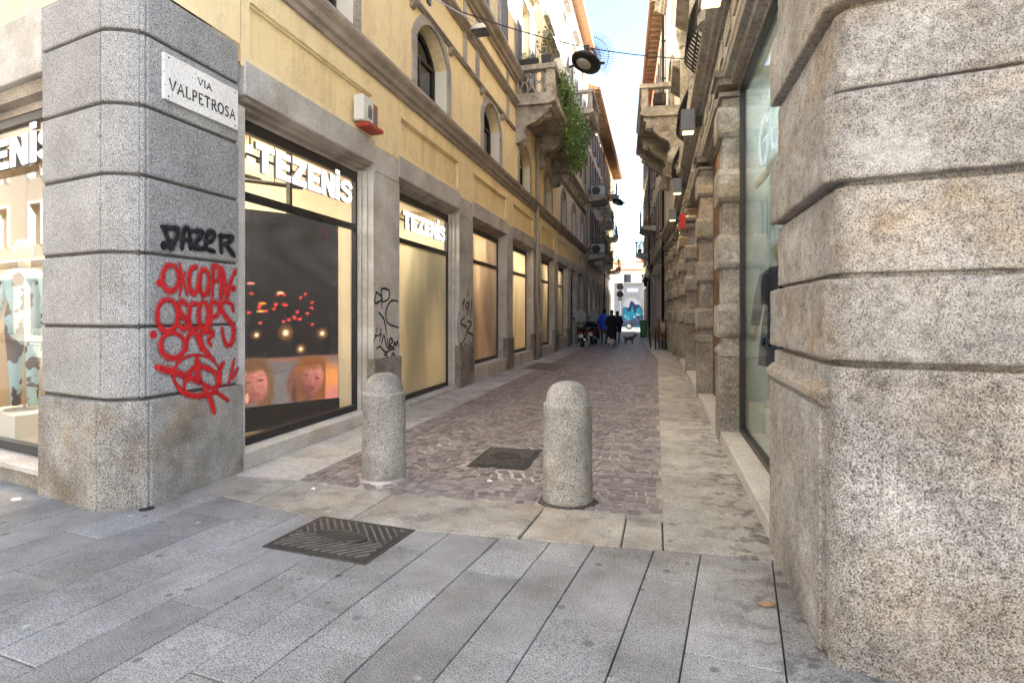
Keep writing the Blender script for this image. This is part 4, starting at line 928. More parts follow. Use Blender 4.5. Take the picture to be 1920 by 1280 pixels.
def stone_balcony(F, parent, s0, s1, zf, proj, zr, mat, brs, drop, pierced=True, bth=.3):
    """slab on consoles with a pierced stone parapet"""
    e = MB(F).prof([(0, zf-.12), (proj*.9, zf-.12), (proj*.95, zf-.08), (proj+.04, zf-.06), (proj+.07, zf), (proj+.07, zf+.05), (0, zf+.05)], s0-.06, s1+.06).build('balcony', mat, parent)
    for s in brs: bracket(F, e, s, bth, zf-.122, proj*.95, drop, mat)
    zb, zt = zf+.052, zr-.14
    p = MB(F)
    p.box(s0, s1, proj-.14, proj, zb, zb+.16); p.box(s0, s0+.14, 0, proj-.141, zb, zb+.16); p.box(s1-.14, s1, 0, proj-.141, zb, zb+.16)
    p.build('parapet_base', mat, e)
    r = MB(F); r.prof([(proj-.2, zt), (proj+.05, zt), (proj+.07, zt+.05), (proj+.07, zr), (proj-.2, zr)], s0-.07, s1+.07)
    r.box(s0-.06, s0+.19, 0, proj-.201, zt, zr-.003); r.box(s1-.19, s1+.06, 0, proj-.201, zt, zr-.003); r.build('handrail', mat, e)
    MB(F).box(s0-.01, s0+.20, proj-.21, proj+.01, zb+.161, zt-.001).build('parapet_pier', mat, e); MB(F).box(s1-.20, s1+.01, proj-.21, proj+.01, zb+.161, zt-.001).build('parapet_pier', mat, e)
    n = max(1, int((s1-s0)/2.2))
    for i in range(1, n): x = s0+(s1-s0)*i/n; MB(F).box(x-.1, x+.1, proj-.16, proj+.01, zb+.161, zt-.001).build('parapet_pier', mat, e)
    z0, z1 = zb+.161, zt-.001
    def lattice(p0, p1):                                     # interlaced rings between two plan points (s,d)
        L_ = math.hypot(p1[0]-p0[0], p1[1]-p0[1]); hh = z1-z0; nr = max(1, round(L_/(hh*.62))); 
        m = MB(F)
        for i in range(nr):
            c = (i+.5)/nr
            for zc, rr in ((z0+hh*.5, hh*.5), (z0+hh*.25, hh*.25), (z0+hh*.75, hh*.25)):
                pts = []
                for t in range(13):
                    a = 2*math.pi*t/12; q = c+math.cos(a)*rr*.62/L_; q = min(1, max(0, q)); pts.append((p0[0]+(p1[0]-p0[0])*q, p0[1]+(p1[1]-p0[1])*q, zc+rr*math.sin(a)))
                m.tube(pts, .026, 6)
        m.build('pierced_panel', mat, e)
    if pierced:
        lattice((s0+.07, .05), (s0+.07, proj-.22)); lattice((s1-.07, .05), (s1-.07, proj-.22))
        lattice((s0+.21, proj-.07), (s1-.21, proj-.07))
    return e
BAL = stone_balcony(FL, A, 15.55, 21.8, 7.42, 1.1, 8.40, 'balcony_stone', [15.62, 18.5, 21.3], 1.0, True, .34)
# iron balcony of thin bars (with or without an air conditioner)
def iron_balcony(F, parent, s0, s1, zf, proj, h=.95, mat='dark_metal', slabm='grey_stone', step=.12):
    e = MB(F).prof([(0, zf-.3), (proj*.35, zf-.22), (proj*.75, zf-.2), (proj*.9, zf-.12), (proj, zf-.1), (proj, zf), (0, zf)], s0, s1).build('balcony', slabm, parent)
    b_ = MB(F)
    for z in (zf+.08, zf+h): b_.box(s0+.02, s1-.02, proj-.05, proj-.025, z, z+.03); b_.box(s0+.02, s0+.045, 0, proj-.051, z, z+.03); b_.box(s1-.045, s1-.02, 0, proj-.051, z, z+.03)
    x = s0+.05
    while x < s1-.04: b_.box(x, x+.014, proj-.045, proj-.031, zf, zf+h); x += step
    x = .06
    while x < proj-.06: b_.box(s0+.025, s0+.039, x, x+.014, zf, zf+h); x += step
    b_.build('railing', mat, e); return e
def ac_unit(F, s, d, z, label, w_=.8, h=.62, grp='air conditioners on the left balconies'):
    """outdoor unit; its fan looks towards the camera (towards -s)"""
    e = empty('air_conditioner', tuple(F(s, d, z)), label, 'air conditioner', grp)
    MB(F).box(s, s+.3, d-w_/2, d+w_/2, z+.05, z+h).build('casing', 'white_plastic', e, bevel=.015)
    m = MB(F)
    c = (s-.004, d-w_*.12, z+.05+(h-.05)/2)
    m.lathe(c, [(h*.40, -.004), (h*.40, .002), (h*.36, .003)], 20, 'x'); m.build('fan_opening', 'black', e)
    g_ = MB(F)
    for k in range(5): rr = h*(.08+.075*k); g_.tube([(s-.014, c[1]+rr*math.cos(2*math.pi*t/18), c[2]+rr*math.sin(2*math.pi*t/18)) for t in range(19)], .006, 4)
    g_.build('fan_grille', 'grey_metal', e)
    for x in (-w_*.35, w_*.35): MB(F).box(s+.03, s+.27, d+x-.03, d+x+.03, z, z+.05).build('foot', 'grey_metal', e)
# ================================================================== grey-beige building next up the alley
Bq = empty('beige_terrace_building', (-4.0, 27, 0), 'grey-beige building with dark doorways just beyond the stone balcony', 'building')
pier(Bq, 25.5, 26.5); pier(Bq, 28.2, 29.2); pier(Bq, 30.9, 32.0)
for a, b in ((22.9, 25.5), (26.5, 28.2), (29.2, 30.9)): lintel(Bq, a, b)
for a, b in ((25.5, 26.5), (28.2, 29.2), (30.9, 32.06)): MB(FL).box(a+.066, b-.066, -.3, .004, 3.502, 3.86).build('pier_head', 'trim_granite', Bq)
shop_window(Bq, 22.92, 25.48, z0=.5, glassm='frosted_warm', topm='frosted_warm'); room(Bq, FL, 22.8, 25.6, .04, 3.6, -.30, -1.6); area('ceiling_lamp', FL(24.2, -.95, 3.55), (0, 0, 0), .5, 2.0, 8, (1, .86, .64))
for a, b in ((26.5, 28.2), (29.2, 30.9)):
    o = MB(FL).box(a+.02, a+.12, -.26, -.18, .0, 3.46).box(b-.12, b-.02, -.26, -.18, .0, 3.46).box(a+.12, b-.12, -.26, -.18, 3.3, 3.46).box(a+.12, b-.12, -.26, -.18, 2.4, 2.5).build('door', 'dark_metal', Bq)
    MB(FL).box(a+.1, b-.1, -.235, -.225, .02, 3.32).build('pane', 'dark_glass', o)
hb = [(a+.1, b-.1, 3.99, 4.5, 0) for a, b in ((22.9, 25.5), (26.5, 28.2), (29.2, 30.9))]
wall(MB(FL), 22.5, 32, 3.865, 4.80, hb, 0, .05).build('ground_floor_frieze', 'cream', Bq)
for a, b, *_ in hb: MB(FL).box(a-.02, b+.02, -.09, -.045, 3.9, 4.55).build('recessed_panel', 'ochre_panel', Bq)
cornice(FL, 22.505, 32, 4.80, 5.10, .20, 'mould_stone', Bq)
cb = [24.2, 27.3, 30.4]
wall(MB(FL), 22.5, 32, 5.1, 7.6, [(c-.6, c+.6, 5.2, 6.7, .3) for c in cb], 0, .28).build('mezzanine_wall', 'greybeige', Bq)
wall(MB(FL), 22.5, 32, 7.6, 16.2, [(c-.5, c+.5, z, z+2.2, 0) for c in cb for z in (8.6, 12.2)], 0, .28).build('upper_wall', 'cream', Bq)
for c in cb:
    sash(FL, Bq, c-.59, c+.59, 5.21, 6.69, .29, -.2, 'dark_metal', 'dark_glass'); surround(FL, c-.6, c+.6, 5.2, 6.7, .3, .15, .04, 'grey_stone', Bq)
    for z in (8.6, 12.2):
        sash(FL, Bq, c-.49, c+.49, z+.01, z+2.19, 0, -.18); surround(FL, c-.5, c+.5, z, z+2.2, 0, .12, .05, 'grey_stone', Bq)
        for a, b in ((c-1.15, c-.64), (c+.64, c+1.15)): shutter(FL, Bq, a, b, z+.02, z+2.18, .055)
        MB(FL).prof([(.0, z+2.4), (.1, z+2.45), (.26, z+2.52), (.26, z+2.62), (.0, z+2.66)], c-.8, c+.8).build('window_hood', 'grey_stone', Bq)
cornice(FL, 22.505, 32, 6.95, 7.1, .12, 'mould_stone', Bq); cornice(FL, 22.505, 32, 7.5, 7.8, .26, 'mould_stone', Bq)
for c in [23.0+.8*k for k in range(12)]: MB(FL).prof([(.001, 7.12), (.05, 7.14), (.14, 7.35), (.16, 7.49), (.001, 7.49)], c, c+.16).build('corbel', 'mould_stone', Bq)
MB(FL).box(22.52, 32, -9, -.30, 4.7, 16.2).build('building_body', 'cream', Bq); MB(FL).box(22.6, 32.25, -9, .5, 16.202, 16.4).build('roof_eave', 'soffit_wood', Bq)
MB(FL).quad((31.99, -9, 0), (31.99, -.31, 0), (31.99, -.31, 4.8), (31.99, -9, 4.8)).build('end_wall', 'cream', Bq)
stone_balcony(FL, Bq, 26.6, 29.6, 10.9, .95, 11.9, 'balcony_stone', [26.7, 29.2], .9, False, .25)
downpipe(FL, Bq, 31.8, 0, 16.0, .06)
# ================================================================== two paler houses up to the cross street
def far_house(name, label, s0, s1, F, wallm, zt, nwin, floors, shut, gm='pale_cream', arches=True, gfl=4.4, eave=.72, spires=None):
    e = empty(name, tuple(F(s0, -.5, 0)), label, 'building')
    st = (s1-s0)/nwin; cs = [s0+st*(k+.5) for k in range(nwin)]
    aw = min(1.25, st*.36)
    gh = [(c-aw, c+aw, .02, 3.5, aw*.9 if arches else 0) for c in cs]
    wall(MB(F), s0, s1, 0, gfl, gh, 0, .4).build('ground_floor_wall', gm, e)
    for g in gh:
        o = MB(F).box(g[0], g[0]+.08, -.42, -.34, .02, 2.6).box(g[1]-.08, g[1], -.42, -.34, .02, 2.6).box(g[0]+.08, g[1]-.08, -.42, -.34, 2.5, 2.6).build('doorway', 'dark_metal', e)
        MB(F).box(g[0]-.02, g[1]+.02, -.45, -.425, 0, 3.5).build('pane', 'dark_glass', o)
        if arches: surround(F, g[0], g[1], .02, 3.5, aw*.9, .16, .04, 'grey_stone', e)
    cornice(F, s0, s1, gfl-.05, gfl+.2, .15, 'grey_stone', e)
    hs = [(c-.45, c+.45, z, z+h, 0) for c in cs for z, h in floors]
    wall(MB(F), s0, s1, gfl, zt, hs, 0, .25).build('upper_wall', wallm, e)
    for a, b, z, z2, _ in hs:
        sash(F, e, a+.01, b-.01, z+.01, z2-.01, 0, -.15); surround(F, a, b, z, z2, 0, .09, .04, 'grey_stone', e)
        shutter(F, e, a-.5, a-.1, z+.02, z2-.02, .045, shut); shutter(F, e, b+.1, b+.5, z+.02, z2-.02, .045, shut)
        MB(F).box(a-.14, b+.14, 0, .14, z-.1, z-.005).build('window_sill', 'grey_stone', e)
    MB(F).box(s0+.01, s1-.01, -8.5, -.46, 0.02, zt).build('building_body', wallm, e)
    MB(F).prof([(-8.5, zt+.002), (eave, zt+.002), (eave, zt+.10), (-4, zt+2.2), (-8.5, zt+.3)], s0, s1).build('roof', 'roof_tile', e)
    rf = MB(F)
    MB(F).box(s0, s1, .001, eave-.01, zt-.022, zt-.001).build('soffit', 'soffit_wood', e)
    x = s0+.15
    while x < s1-.1: MB(F).box(x, x+.10, .0, eave-.06, zt-.14, zt-.023).build('rafter', 'soffit_wood', e); x += .55
    MB(F).tube([(s0, eave+.06, zt+.03), (s1, eave+.06, zt+.03)], .075, 8).build('gutter', 'copper_gutter', e)
    return e
Cq = far_house('cream_balcony_house', 'pale cream house with shuttered windows and air conditioner balconies on the left', 32.02, 43, FL, 'pale_cream', 14.0, 4, [(5.4, 2.3), (8.7, 2.2), (11.6, 1.7)], 'shutter_brown')
Dq = far_house('ochre_end_house', 'warm yellow house at the far left end of the alley with projecting eave', 43, 54, FL, 'yellow_far', 14.0, 4, [(5.4, 2.3), (8.7, 2.2), (11.6, 1.7)], 'shutter_brown')
MB(FL).quad((53.99, -8.4, 0), (53.99, -.001, 0), (53.99, -.001, 14), (53.99, -8.4, 14)).build('end_wall', 'yellow_far', Dq)
bl = [(34.0, 36.2, 8.45, .95, Cq), (34.0, 36.2, 5.0, .95, Cq), (38.8, 41, 7.6, .95, Cq), (43.6, 46.0, 7.3, .9, Dq), (38.8, 41, 4.75, .9, Cq), (46.8, 49, 5.0, .9, Dq), (44, 46, 10.6, .9, Dq)]
for s0, s1, z, pj, par in bl: iron_balcony(FL, par, s0, s1, z, pj, .95, 'grey_metal' if z > 8 else 'dark_metal', 'balcony_stone')
ac_unit(FL, 34.12, .48, 8.452, 'white air conditioner on the upper balcony of the cream house'); ac_unit(FL, 34.12, .48, 5.002, 'air conditioner on the lowest balcony of the cream house, round fan facing out')
downpipe(FL, Cq, 43, 0, 13.8, .06, 'copper_gutter')
# ================================================================== right: rusticated granite building
Rg = empty('rusticated_granite_building', (.9, 3, 0), 'granite building on the right with banded rusticated piers and large shop window', 'building')
def rough_block(name, poly, z0, z1, mat, parent, amp=.010, cut=9, bev=.010):
    """hewn block: bevelled prism, subdivided, faces pushed in and out"""
    me = MB().pz(poly, z0, z1).mesh(name, bev, 2, False, WL[parent.name])
    bm = bmesh.new(); bm.from_mesh(me)
    for it in range(6):
        ed = [e for e in bm.edges if e.calc_length() > .03]
        if not ed or len(bm.faces) > 22000: break
        bmesh.ops.subdivide_edges(bm, edges=ed, cuts=1, use_grid_fill=True)
    bm.normal_update()
    off = WL[parent.name]
    for v in bm.verts:
        p = v.co+off; k = mnoise.noise(p*3)*.25+mnoise.noise(p*16)*.55+mnoise.noise(p*38)*.5
        v.co += v.normal*k*amp
    bm.to_mesh(me); bm.free(); me.materials.append(M[mat]); me.polygons.foreach_set('use_smooth', [True]*len(me.polygons))
    o = bpy.data.objects.new(name, me); link(o, parent); return o
zr = [(0, 1.12), (1.29, 1.66), (1.66, 2.05), (2.05, 2.44), (2.44, 2.80), (2.80, 3.20), (3.2, 3.6), (3.6, 4.1)]
def plan(p):                                                 # corner pier plan, p = how far the course stands proud
    f0 = Vector((.75, 2.70)); d_ = Vector((MD.x, MD.y)); n_ = Vector((MN.x, MN.y))
    pt = lambda k, q: tuple(f0+d_*k+n_*q)
    return [(.75-p, 3.93+p*.3), (.75-p, 2.745-p*.6), (.762-p*.8, 2.715-p*.8), pt(.03-p*.5, p*.9), pt(1.7, p*.9), pt(1.7, -.8), (1.6, 3.93+p*.3)]
pc = MB().pz(plan(-.035), 0, 8).build('corner_pier', 'right_granite', Rg)
rough_block('stone_block', plan(.02), -.03, 1.275, 'right_base_granite', pc, .005)
MB(FR).prof([(-.02, .0), (.045, .0), (.045, 1.07), (.03, 1.085), (-.02, 1.085)], 2.80, 3.955).build('side_plinth', 'right_base_granite', pc, bevel=.008)
MB(FR).prof([(-.02, 1.10), (.04, 1.10), (.062, 1.12), (.062, 1.15), (.04, 1.175), (.025, 1.19), (-.02, 1.19)], 2.745, 3.96).build('side_torus', 'right_granite', pc)
for i, (a, b) in enumerate(zr[1:]):
    rough_block('stone_block', plan(.045 if i % 2 == 0 else .0), a+.012, b-.012, 'right_granite', pc, .007 if i % 2 == 0 else .006, bev=.012 if i % 2 == 0 else .010)
for k in range(1, 5):
    for i, (a, b) in enumerate(zr):
        q = FRM(1.72+(k-1)*1.6, .02 if i % 2 else .04, 0); q2 = FRM(1.70+k*1.6, .02 if i % 2 else .04, 0); q3 = FRM(1.70+k*1.6, -.7, 0); q4 = FRM(1.72+(k-1)*1.6, -.7, 0)
        MB().pz([(v.x, v.y) for v in (q, q2, q3, q4)], a+.01, b-.01).build('stone_block', 'right_granite', pc, bevel=.025)
MB(FRM).box(.1, 9, -6, -.3, 4.1, 12.2).build('main_street_wall', 'beige', Rg)
# banded pilasters along the alley
def pilaster(parent, F, s0, s1, zc=4.33, full=True):
    o = MB(F).box(s0+.03, s1-.03, -.26, -.01, 0, zc-.3).build('pilaster', 'right_granite', parent, bevel=.008)
    MB(F).box(s0-.0, s1+.0, -.255, .035, -.02, 1.0).build('pilaster_base', 'right_base_granite', o, bevel=.012)
    MB(F).prof([(-.25, 1.002), (.02, 1.002), (.045, 1.03), (.045, 1.07), (.02, 1.10), (.0, 1.13), (-.25, 1.13)], s0-.01, s1+.01).build('base_torus', 'right_granite', o)
    for a, b in ((1.22, 1.60), (2.03, 2.42), (2.80, 3.19), (3.56, 3.92)):
        e = .06; MB(F).pd([(s0-.045, a+e), (s0-.045, b-e), (s0-.0, b), (s1+.0, b), (s1+.045, b-e), (s1+.045, a+e), (s1, a), (s0, a)], -.252, .05).build('banded_block', 'right_granite', o, bevel=.012)
    c = MB(F)
    for z0, z1, q in ((zc-.29, zc-.24, .03), (zc-.16, zc-.08, .05), (zc-.08, zc, .09)): c.box(s0-q+.02, s1+q-.02, -.25, q, z0, z1-.001)
    c.build('capital', 'right_granite', o); return o
PR = [(7.1, 7.5), (10.6, 11.0), (14.7, 15.1), (18.75, 19.15)]
for p in PR: pilaster(Rg, FR, *p)
MB(FR).box(3.97, 19.2, -.8, .0, 4.335, 4.72).build('architrave', 'trim_granite', Rg, bevel=.01)
MB(FR).prof([(-.3, 4.12), (-.20, 4.12), (-.19, 4.17), (-.10, 4.18), (-.09, 4.24), (-.02, 4.25), (-.01, 4.333), (-.3, 4.333)], 3.95, 19.2).build('soffit_moulding', 'right_granite', Rg)
cornice(FR, 2.5, 19.2, 4.725, 4.98, .20, 'right_granite', Rg)
for k in range(22): MB(FR).box(4.2+k*.68, 4.62+k*.68, .001, .02, 4.42, 4.64).build('architrave_panel', 'balcony_stone', Rg)
wins = [5.5, 9.0, 12.8, 16.9]
wall(MB(FR), 2.75, 19.2, 4.97, 12.2, [(c-.6, c+.6, z, z+2.5, 0) for c in wins for z in (5.2, 9.0)], -.05, .3).build('upper_wall', 'greybeige', Rg)
for c in wins:
    for z in (5.2, 9.0):
        sash(FR, Rg, c-.59, c+.59, z+.01, z+2.49, 0, -.25, 'wood_brown'); surround(FR, c-.6, c+.6, z, z+2.5, 0, .18, .06, 'balcony_stone', Rg, -.05)
        MB(FR).prof([(-.05, z+2.75), (.1, z+2.8), (.32, z+2.95), (.32, z+3.05), (-.05, z+3.1)], c-1, c+1).build('window_hood', 'balcony_stone', Rg)
    g_ = MB(FR)                                              # wrought iron grille in front of the first floor windows
    for k in range(10):
        x = c-.6+k*.133; g_.tube(smooth_path([(x, .04, 5.1), (x, .10, 5.3), (x, .30, 5.55), (x, .22, 5.85), (x, .10, 6.1)], 4), .014, 5)
        g_.tube([(x+.06+.05*math.cos(t*.8), .18, 5.45+.05*math.sin(t*.8)) for t in range(9)], .010, 4)
    for z, dd in ((5.1, .04), (6.1, .10), (5.55, .30)): g_.box(c-.62, c+.62, dd-.012, dd+.012, z, z+.03)
    g_.build('window_grille', 'dark_metal', Rg)
for x in (7.3, 10.8, 14.9):                                  # half columns with bases and capitals between the windows
    o = MB().lathe((.75-.0, x, 4.985), [(.26, 0), (.26, .12), (.2, .2), (.185, .3), (.16, 3.1), (.2, 3.15), (.2, 3.25), (.27, 3.45), (.27, 3.6)], 20).build('half_column', 'balcony_stone', Rg, smooth=False)
MB(FR).box(2.76, 19.2, -6, -.36, 4.95, 12.2).build('building_body', 'greybeige', Rg); MB(FR).box(2.6, 19.25, -6, .3, 12.202, 12.4).build('roof_eave', 'soffit_wood', Rg)
MB(FR).box(7.3, 19.2, -6, -.31, 0, 4.94).build('ground_floor_sun_block', 'greybeige', Rg); MB(FR).box(3.9, 7.29, -6, -3.65, 0, 4.94).build('ground_floor_sun_block', 'greybeige', Rg); MB(FR).box(3.9, 7.29, -3.64, -.81, 4.36, 4.94).build('ground_floor_sun_block', 'greybeige', Rg)  # unseen solid boxes added to keep sun from leaking in behind the bays
# bay fillings: glazed shop, then rusty perforated shutters
o = MB(FR).box(3.95, 4.0, -.26, -.19, .13, 4.12).box(7.04, 7.09, -.26, -.19, .13, 4.12).box(4.0, 7.04, -.26, -.19, .13, .19).box(4.0, 7.04, -.26, -.19, 4.06, 4.12).build('shop_window', 'dark_metal', Rg)
MB(FR).box(3.99, 7.05, -.228, -.218, .18, 4.07).build('pane', 'teal_glass', o)
MB(FR).box(3.9, 7.09, -.30, .02, -.02, .125).build('sill', 'sill_stone', o, bevel=.012)
rr_ = room(Rg, FR, 3.95, 7.15, .14, 4.3, -.27, -3.6, 'interior_teal', 'sill_stone', 'interior_white')
area('ceiling_lamp', tuple(FR(5.5, -1.9, 4.25)), (0, 0, 0), 2.2, 2.6, 95, (.93, 1, .98))
for i, (a, b) in enumerate(((7.5, 10.6), (11.0, 14.7), (15.1, 18.75))):
    MB(FR).box(a, b, -.30, -.22, .02, 4.12).build('perforated_shutter', 'rust_mesh' if i == 0 else 'wood_brown', Rg)
    MB(FR).box(a-.02, b+.02, -.3, .03, -.02, .10).build('doorstep', 'sill_stone', Rg, bevel=.01)
# ================================================================== right: houses beyond the slight bend
Ro = empty('ornate_balcony_building', tuple(FR2(19.3, -.5, 0)), 'ornate dark stone building on the right carrying the large carved balcony', 'building')
for a in (19.25, 21.3, 23.4, 25.0): pilaster(Ro, FR2, a, a+.42)
wall(MB(FR2), 19.25, 25.45, 4.33, 14.6, [(21.5, 22.9, 8.15, 10.9, .5), (21.5, 22.9, 12.2, 14.4, 0)], -.02, .3).build('upper_wall', 'greybeige', Ro)
for a, b in ((19.67, 21.3), (21.72, 23.4), (23.82, 25.0)): MB(FR2).box(a, b, -.35, -.22, .0, 4.33).build('dark_shopfront', 'wood_brown', Ro)
cornice(FR2, 19.25, 25.45, 4.5, 4.85, .25, 'balcony_stone', Ro); cornice(FR2, 19.25, 25.45, 14.3, 14.6, .45, 'balcony_stone', Ro)
sash(FR2, Ro, 21.51, 22.89, 8.16, 10.89, .49, -.2, 'wood_brown'); sash(FR2, Ro, 21.51, 22.89, 12.21, 14.39, 0, -.2, 'wood_brown')
surround(FR2, 21.5, 22.9, 8.15, 10.9, .5, .2, .08, 'balcony_stone', Ro)
MB(FR2).box(18.8, 25.43, -6, -.37, 0.01, 14.6).build('building_body', 'greybeige', Ro)  # begins early, overlapping the neighbour, to close a gap that let sun through
stone_balcony(FR2, Ro, 19.3, 24.0, 8.05, 1.2, 9.0, 'balcony_stone', [19.35, 21.6, 23.6], 1.5, False, .3)
bw = MB(FR2).box(19.42, 19.44, .42, .82, 8.32, 8.72).build('parapet_grille_back', 'black', Ro)
g_ = MB(FR2)
for t in range(6): g_.tube([(19.30, .62+.17*math.cos(2*math.pi*k/14)*(1-.14*t), 8.52+.17*math.sin(2*math.pi*k/14)*(1-.14*t)) for k in range(15)], .012, 5)
for k in range(5): g_.box(19.29, 19.31, .46+k*.08, .475+k*.08, 8.32, 8.72)
g_.build('parapet_grille', 'iron', Ro)
def house_r(name, label, s0, s1, zt, wallm, nwin, shut, floors): return far_house(name, label, s0, s1, FR2, wallm, zt, nwin, floors, shut, 'grey_stone', False, 4.3, .55)
Re = house_r('eaved_beige_house', 'beige house with long dark eave on the right beyond the carved balcony', 25.5, 38, 15, 'beige', 4, 'shutter_brown', [(5.4, 2.2), (8.7, 2.2), (11.9, 2)])
Rf = house_r('last_right_house', 'dark shuttered house ending the right row beside the green bin', 38.02, 50, 15, 'cream', 4, 'shutter_brown', [(5.4, 2.2), (8.7, 2.2), (11.9, 2)])
MB(FR2).quad((49.99, -8.4, 0), (49.99, -.001, 0), (49.99, -.001, 15), (49.99, -8.4, 15)).build('end_wall', 'cream', Rf)
iron_balcony(FR2, Re, 31.5, 34.0, 6.2, .85); iron_balcony(FR2, Rf, 40.5, 43.0, 5.7, .85, slabm='balcony_stone')
for s_ in (25.5, 38): downpipe(FR2, Re, s_, 0, 14.8, .06, 'dark_metal')
# ================================================================== across the end: wall with archway, house behind
Wl = empty('archway_wall', (3, 66, 0), 'pale stone wall with painted archway closing the view across the end road', 'wall')
FE = Frame((0, 66), (1, 0), (0, -1))
AX = 66*math.tan(math.atan((1186-960)/1072)-YAW)
wall(MB(FE), -30, 26, 0, 4.75, [(AX-1.12, AX+1.12, .0, 3.5, 1.1)], 0, .35).build('wall_face', 'end_grey', Wl)
cornice(FE, -30, 26, 4.72, 5.0, .22, 'grey_stone', Wl); surround(FE, AX-1.12, AX+1.12, 0, 3.5, 1.1, .22, .06, 'grey_stone', Wl)
for k in range(-5, 6):
    if abs(k) > 0: MB(FE).box(AX+k*3.1-.35, AX+k*3.1+.35, .001, .07, 0, 4.7).build('wall_pier', 'end_grey', Wl)
MB(FE).box(AX-.62, AX+.62, .001, .05, 3.95, 4.4).build('blank_plaque', 'marble', Wl)
MB(FE).box(-30, 26, -.7, -.36, 0, 4.7).build('wall_back', 'end_grey', Wl)
def mural(U, V):
    C = np.zeros(U.shape+(3,))+np.array((.55, .54, .52)); rg = np.random.RandomState(2)
    wob = .05*np.sin(U*17)+.04*np.sin(V*13+U*9)
    m = np.clip((.80+wob-V-.9*(U-.55)**2)/.03, 0, 1); C = over(C, m, (.02, .03, .09))
    m = np.clip((.58+wob*1.6-V)/.03, 0, 1); C = over(C, m, (.02, .25, .30))
    for k in range(26): C = over(C, ell(U, V, rg.rand(), .12+rg.rand()*.45, .03+.07*rg.rand(), .02+.05*rg.rand(), .3)*m, [(.03, .38, .42), (.02, .12, .2), (.10, .48, .5), (.6, .62, .6)][k % 4])
    return C
grid_print('painted_infill', lambda a, b_: FE(AX-1.1+a*2.2, -.20, .0+b_*3.46), 70, 80, mural, 'wall_paint', Wl)
def flame(U, V):
    C = np.zeros(U.shape+(3,))+np.array((.60, .58, .54)); C = over(C, ell(U, V, .5, .42, .46, .42, .1), (.70, .10, .05)); C = over(C, ell(U, V, .35, .78, .12, .2, .2), (.70, .10, .05))
    C = over(C, ell(U, V, .5, .40, .36, .33, .1), (.85, .50, .02)); return over(C, ell(U, V, .55, .35, .12, .12, .3), (.25, .2, .05))
grid_print('painted_patch', lambda a, b_: FE(AX+1.42+a*1.2, .075 if False else .006, 1.0+b_*1.6), 30, 30, flame, 'wall_paint', Wl)
Bh = empty('tiled_roof_house', (3, 74, 0), 'white house with orange tiled roof rising behind the end wall', 'building')
FB = Frame((0, 74), (1, 0), (0, -1))
hw = [(AX-8+k*2.2, AX-7.1+k*2.2, 5.3, 6.5, 0) for k in range(8)]
wall(MB(FB), -14, 16, 0, 7.0, hw, 0, .2).build('wall_face', 'white_wall', Bh)
for a, b, z, z2, _ in hw: sash(FB, Bh, a+.01, b-.01, z+.01, z2-.01, 0, -.1, 'grey_metal'); 
MB(FB).prof([(-9, 7.0), (.6, 7.0), (.6, 7.12), (-4.2, 8.75), (-9, 7.1)], -14.4, 16.4).build('roof', 'roof_tile', Bh)
MB(FB).box(AX+.6, AX+1.1, -3.2, -2.6, 7.4, 9.0).build('chimney', 'terracotta', Bh)
MB(FB).box(-13.9, 15.9, -9, -.3, 0, 6.98).build('building_body', 'white_wall', Bh)
# ================================================================== across the main street, behind the camera
def opposite(name, label, s0, s1, zt, wm, n):
    F = Frame((-1.4-.2265*10, -9.6), (MD.x, MD.y), (-MN.x, -MN.y)); e = empty(name, tuple(F((s0+s1)/2, 0, 0)), label, 'building')
    st = (s1-s0)/n; hs = [(s0+st*(k+.5)-.6, s0+st*(k+.5)+.6, z, z+2.2, 0) for k in range(n) for z in (5.2, 8.8, 12.2)]+[(s0+st*(k+.5)-1.2, s0+st*(k+.5)+1.2, .3, 3.4, 0) for k in range(n)]
    wall(MB(F), s0, s1, 0, zt, hs, 0, .3).build('wall_face', wm, e)
    p = MB(F); p.box(s0+.01, s1-.01, -.32, -.25, .2, zt-.2); p.build('window_panes', 'old_glass', e)
    for a, b, z, z2, _ in hs[:3*n]: surround(F, a, b, z, z2, 0, .15, .06, 'white_wall', e)
    MB(F).box(s0, s1, -6, -.33, 0, zt).build('building_body', wm, e); cornice(F, s0, s1, zt-.5, zt, .5, 'white_wall', e); cornice(F, s0, s1, 4.1, 4.4, .2, 'white_wall', e)
opposite('facing_cream_building', 'cream building across the main street, mirrored in the shop glass', -70, 3, 15.5, 'opposite_wall', 20)
opposite('facing_pale_building', 'paler building across the main street behind the viewer', 3.02, 26, 14, 'white_wall', 7)
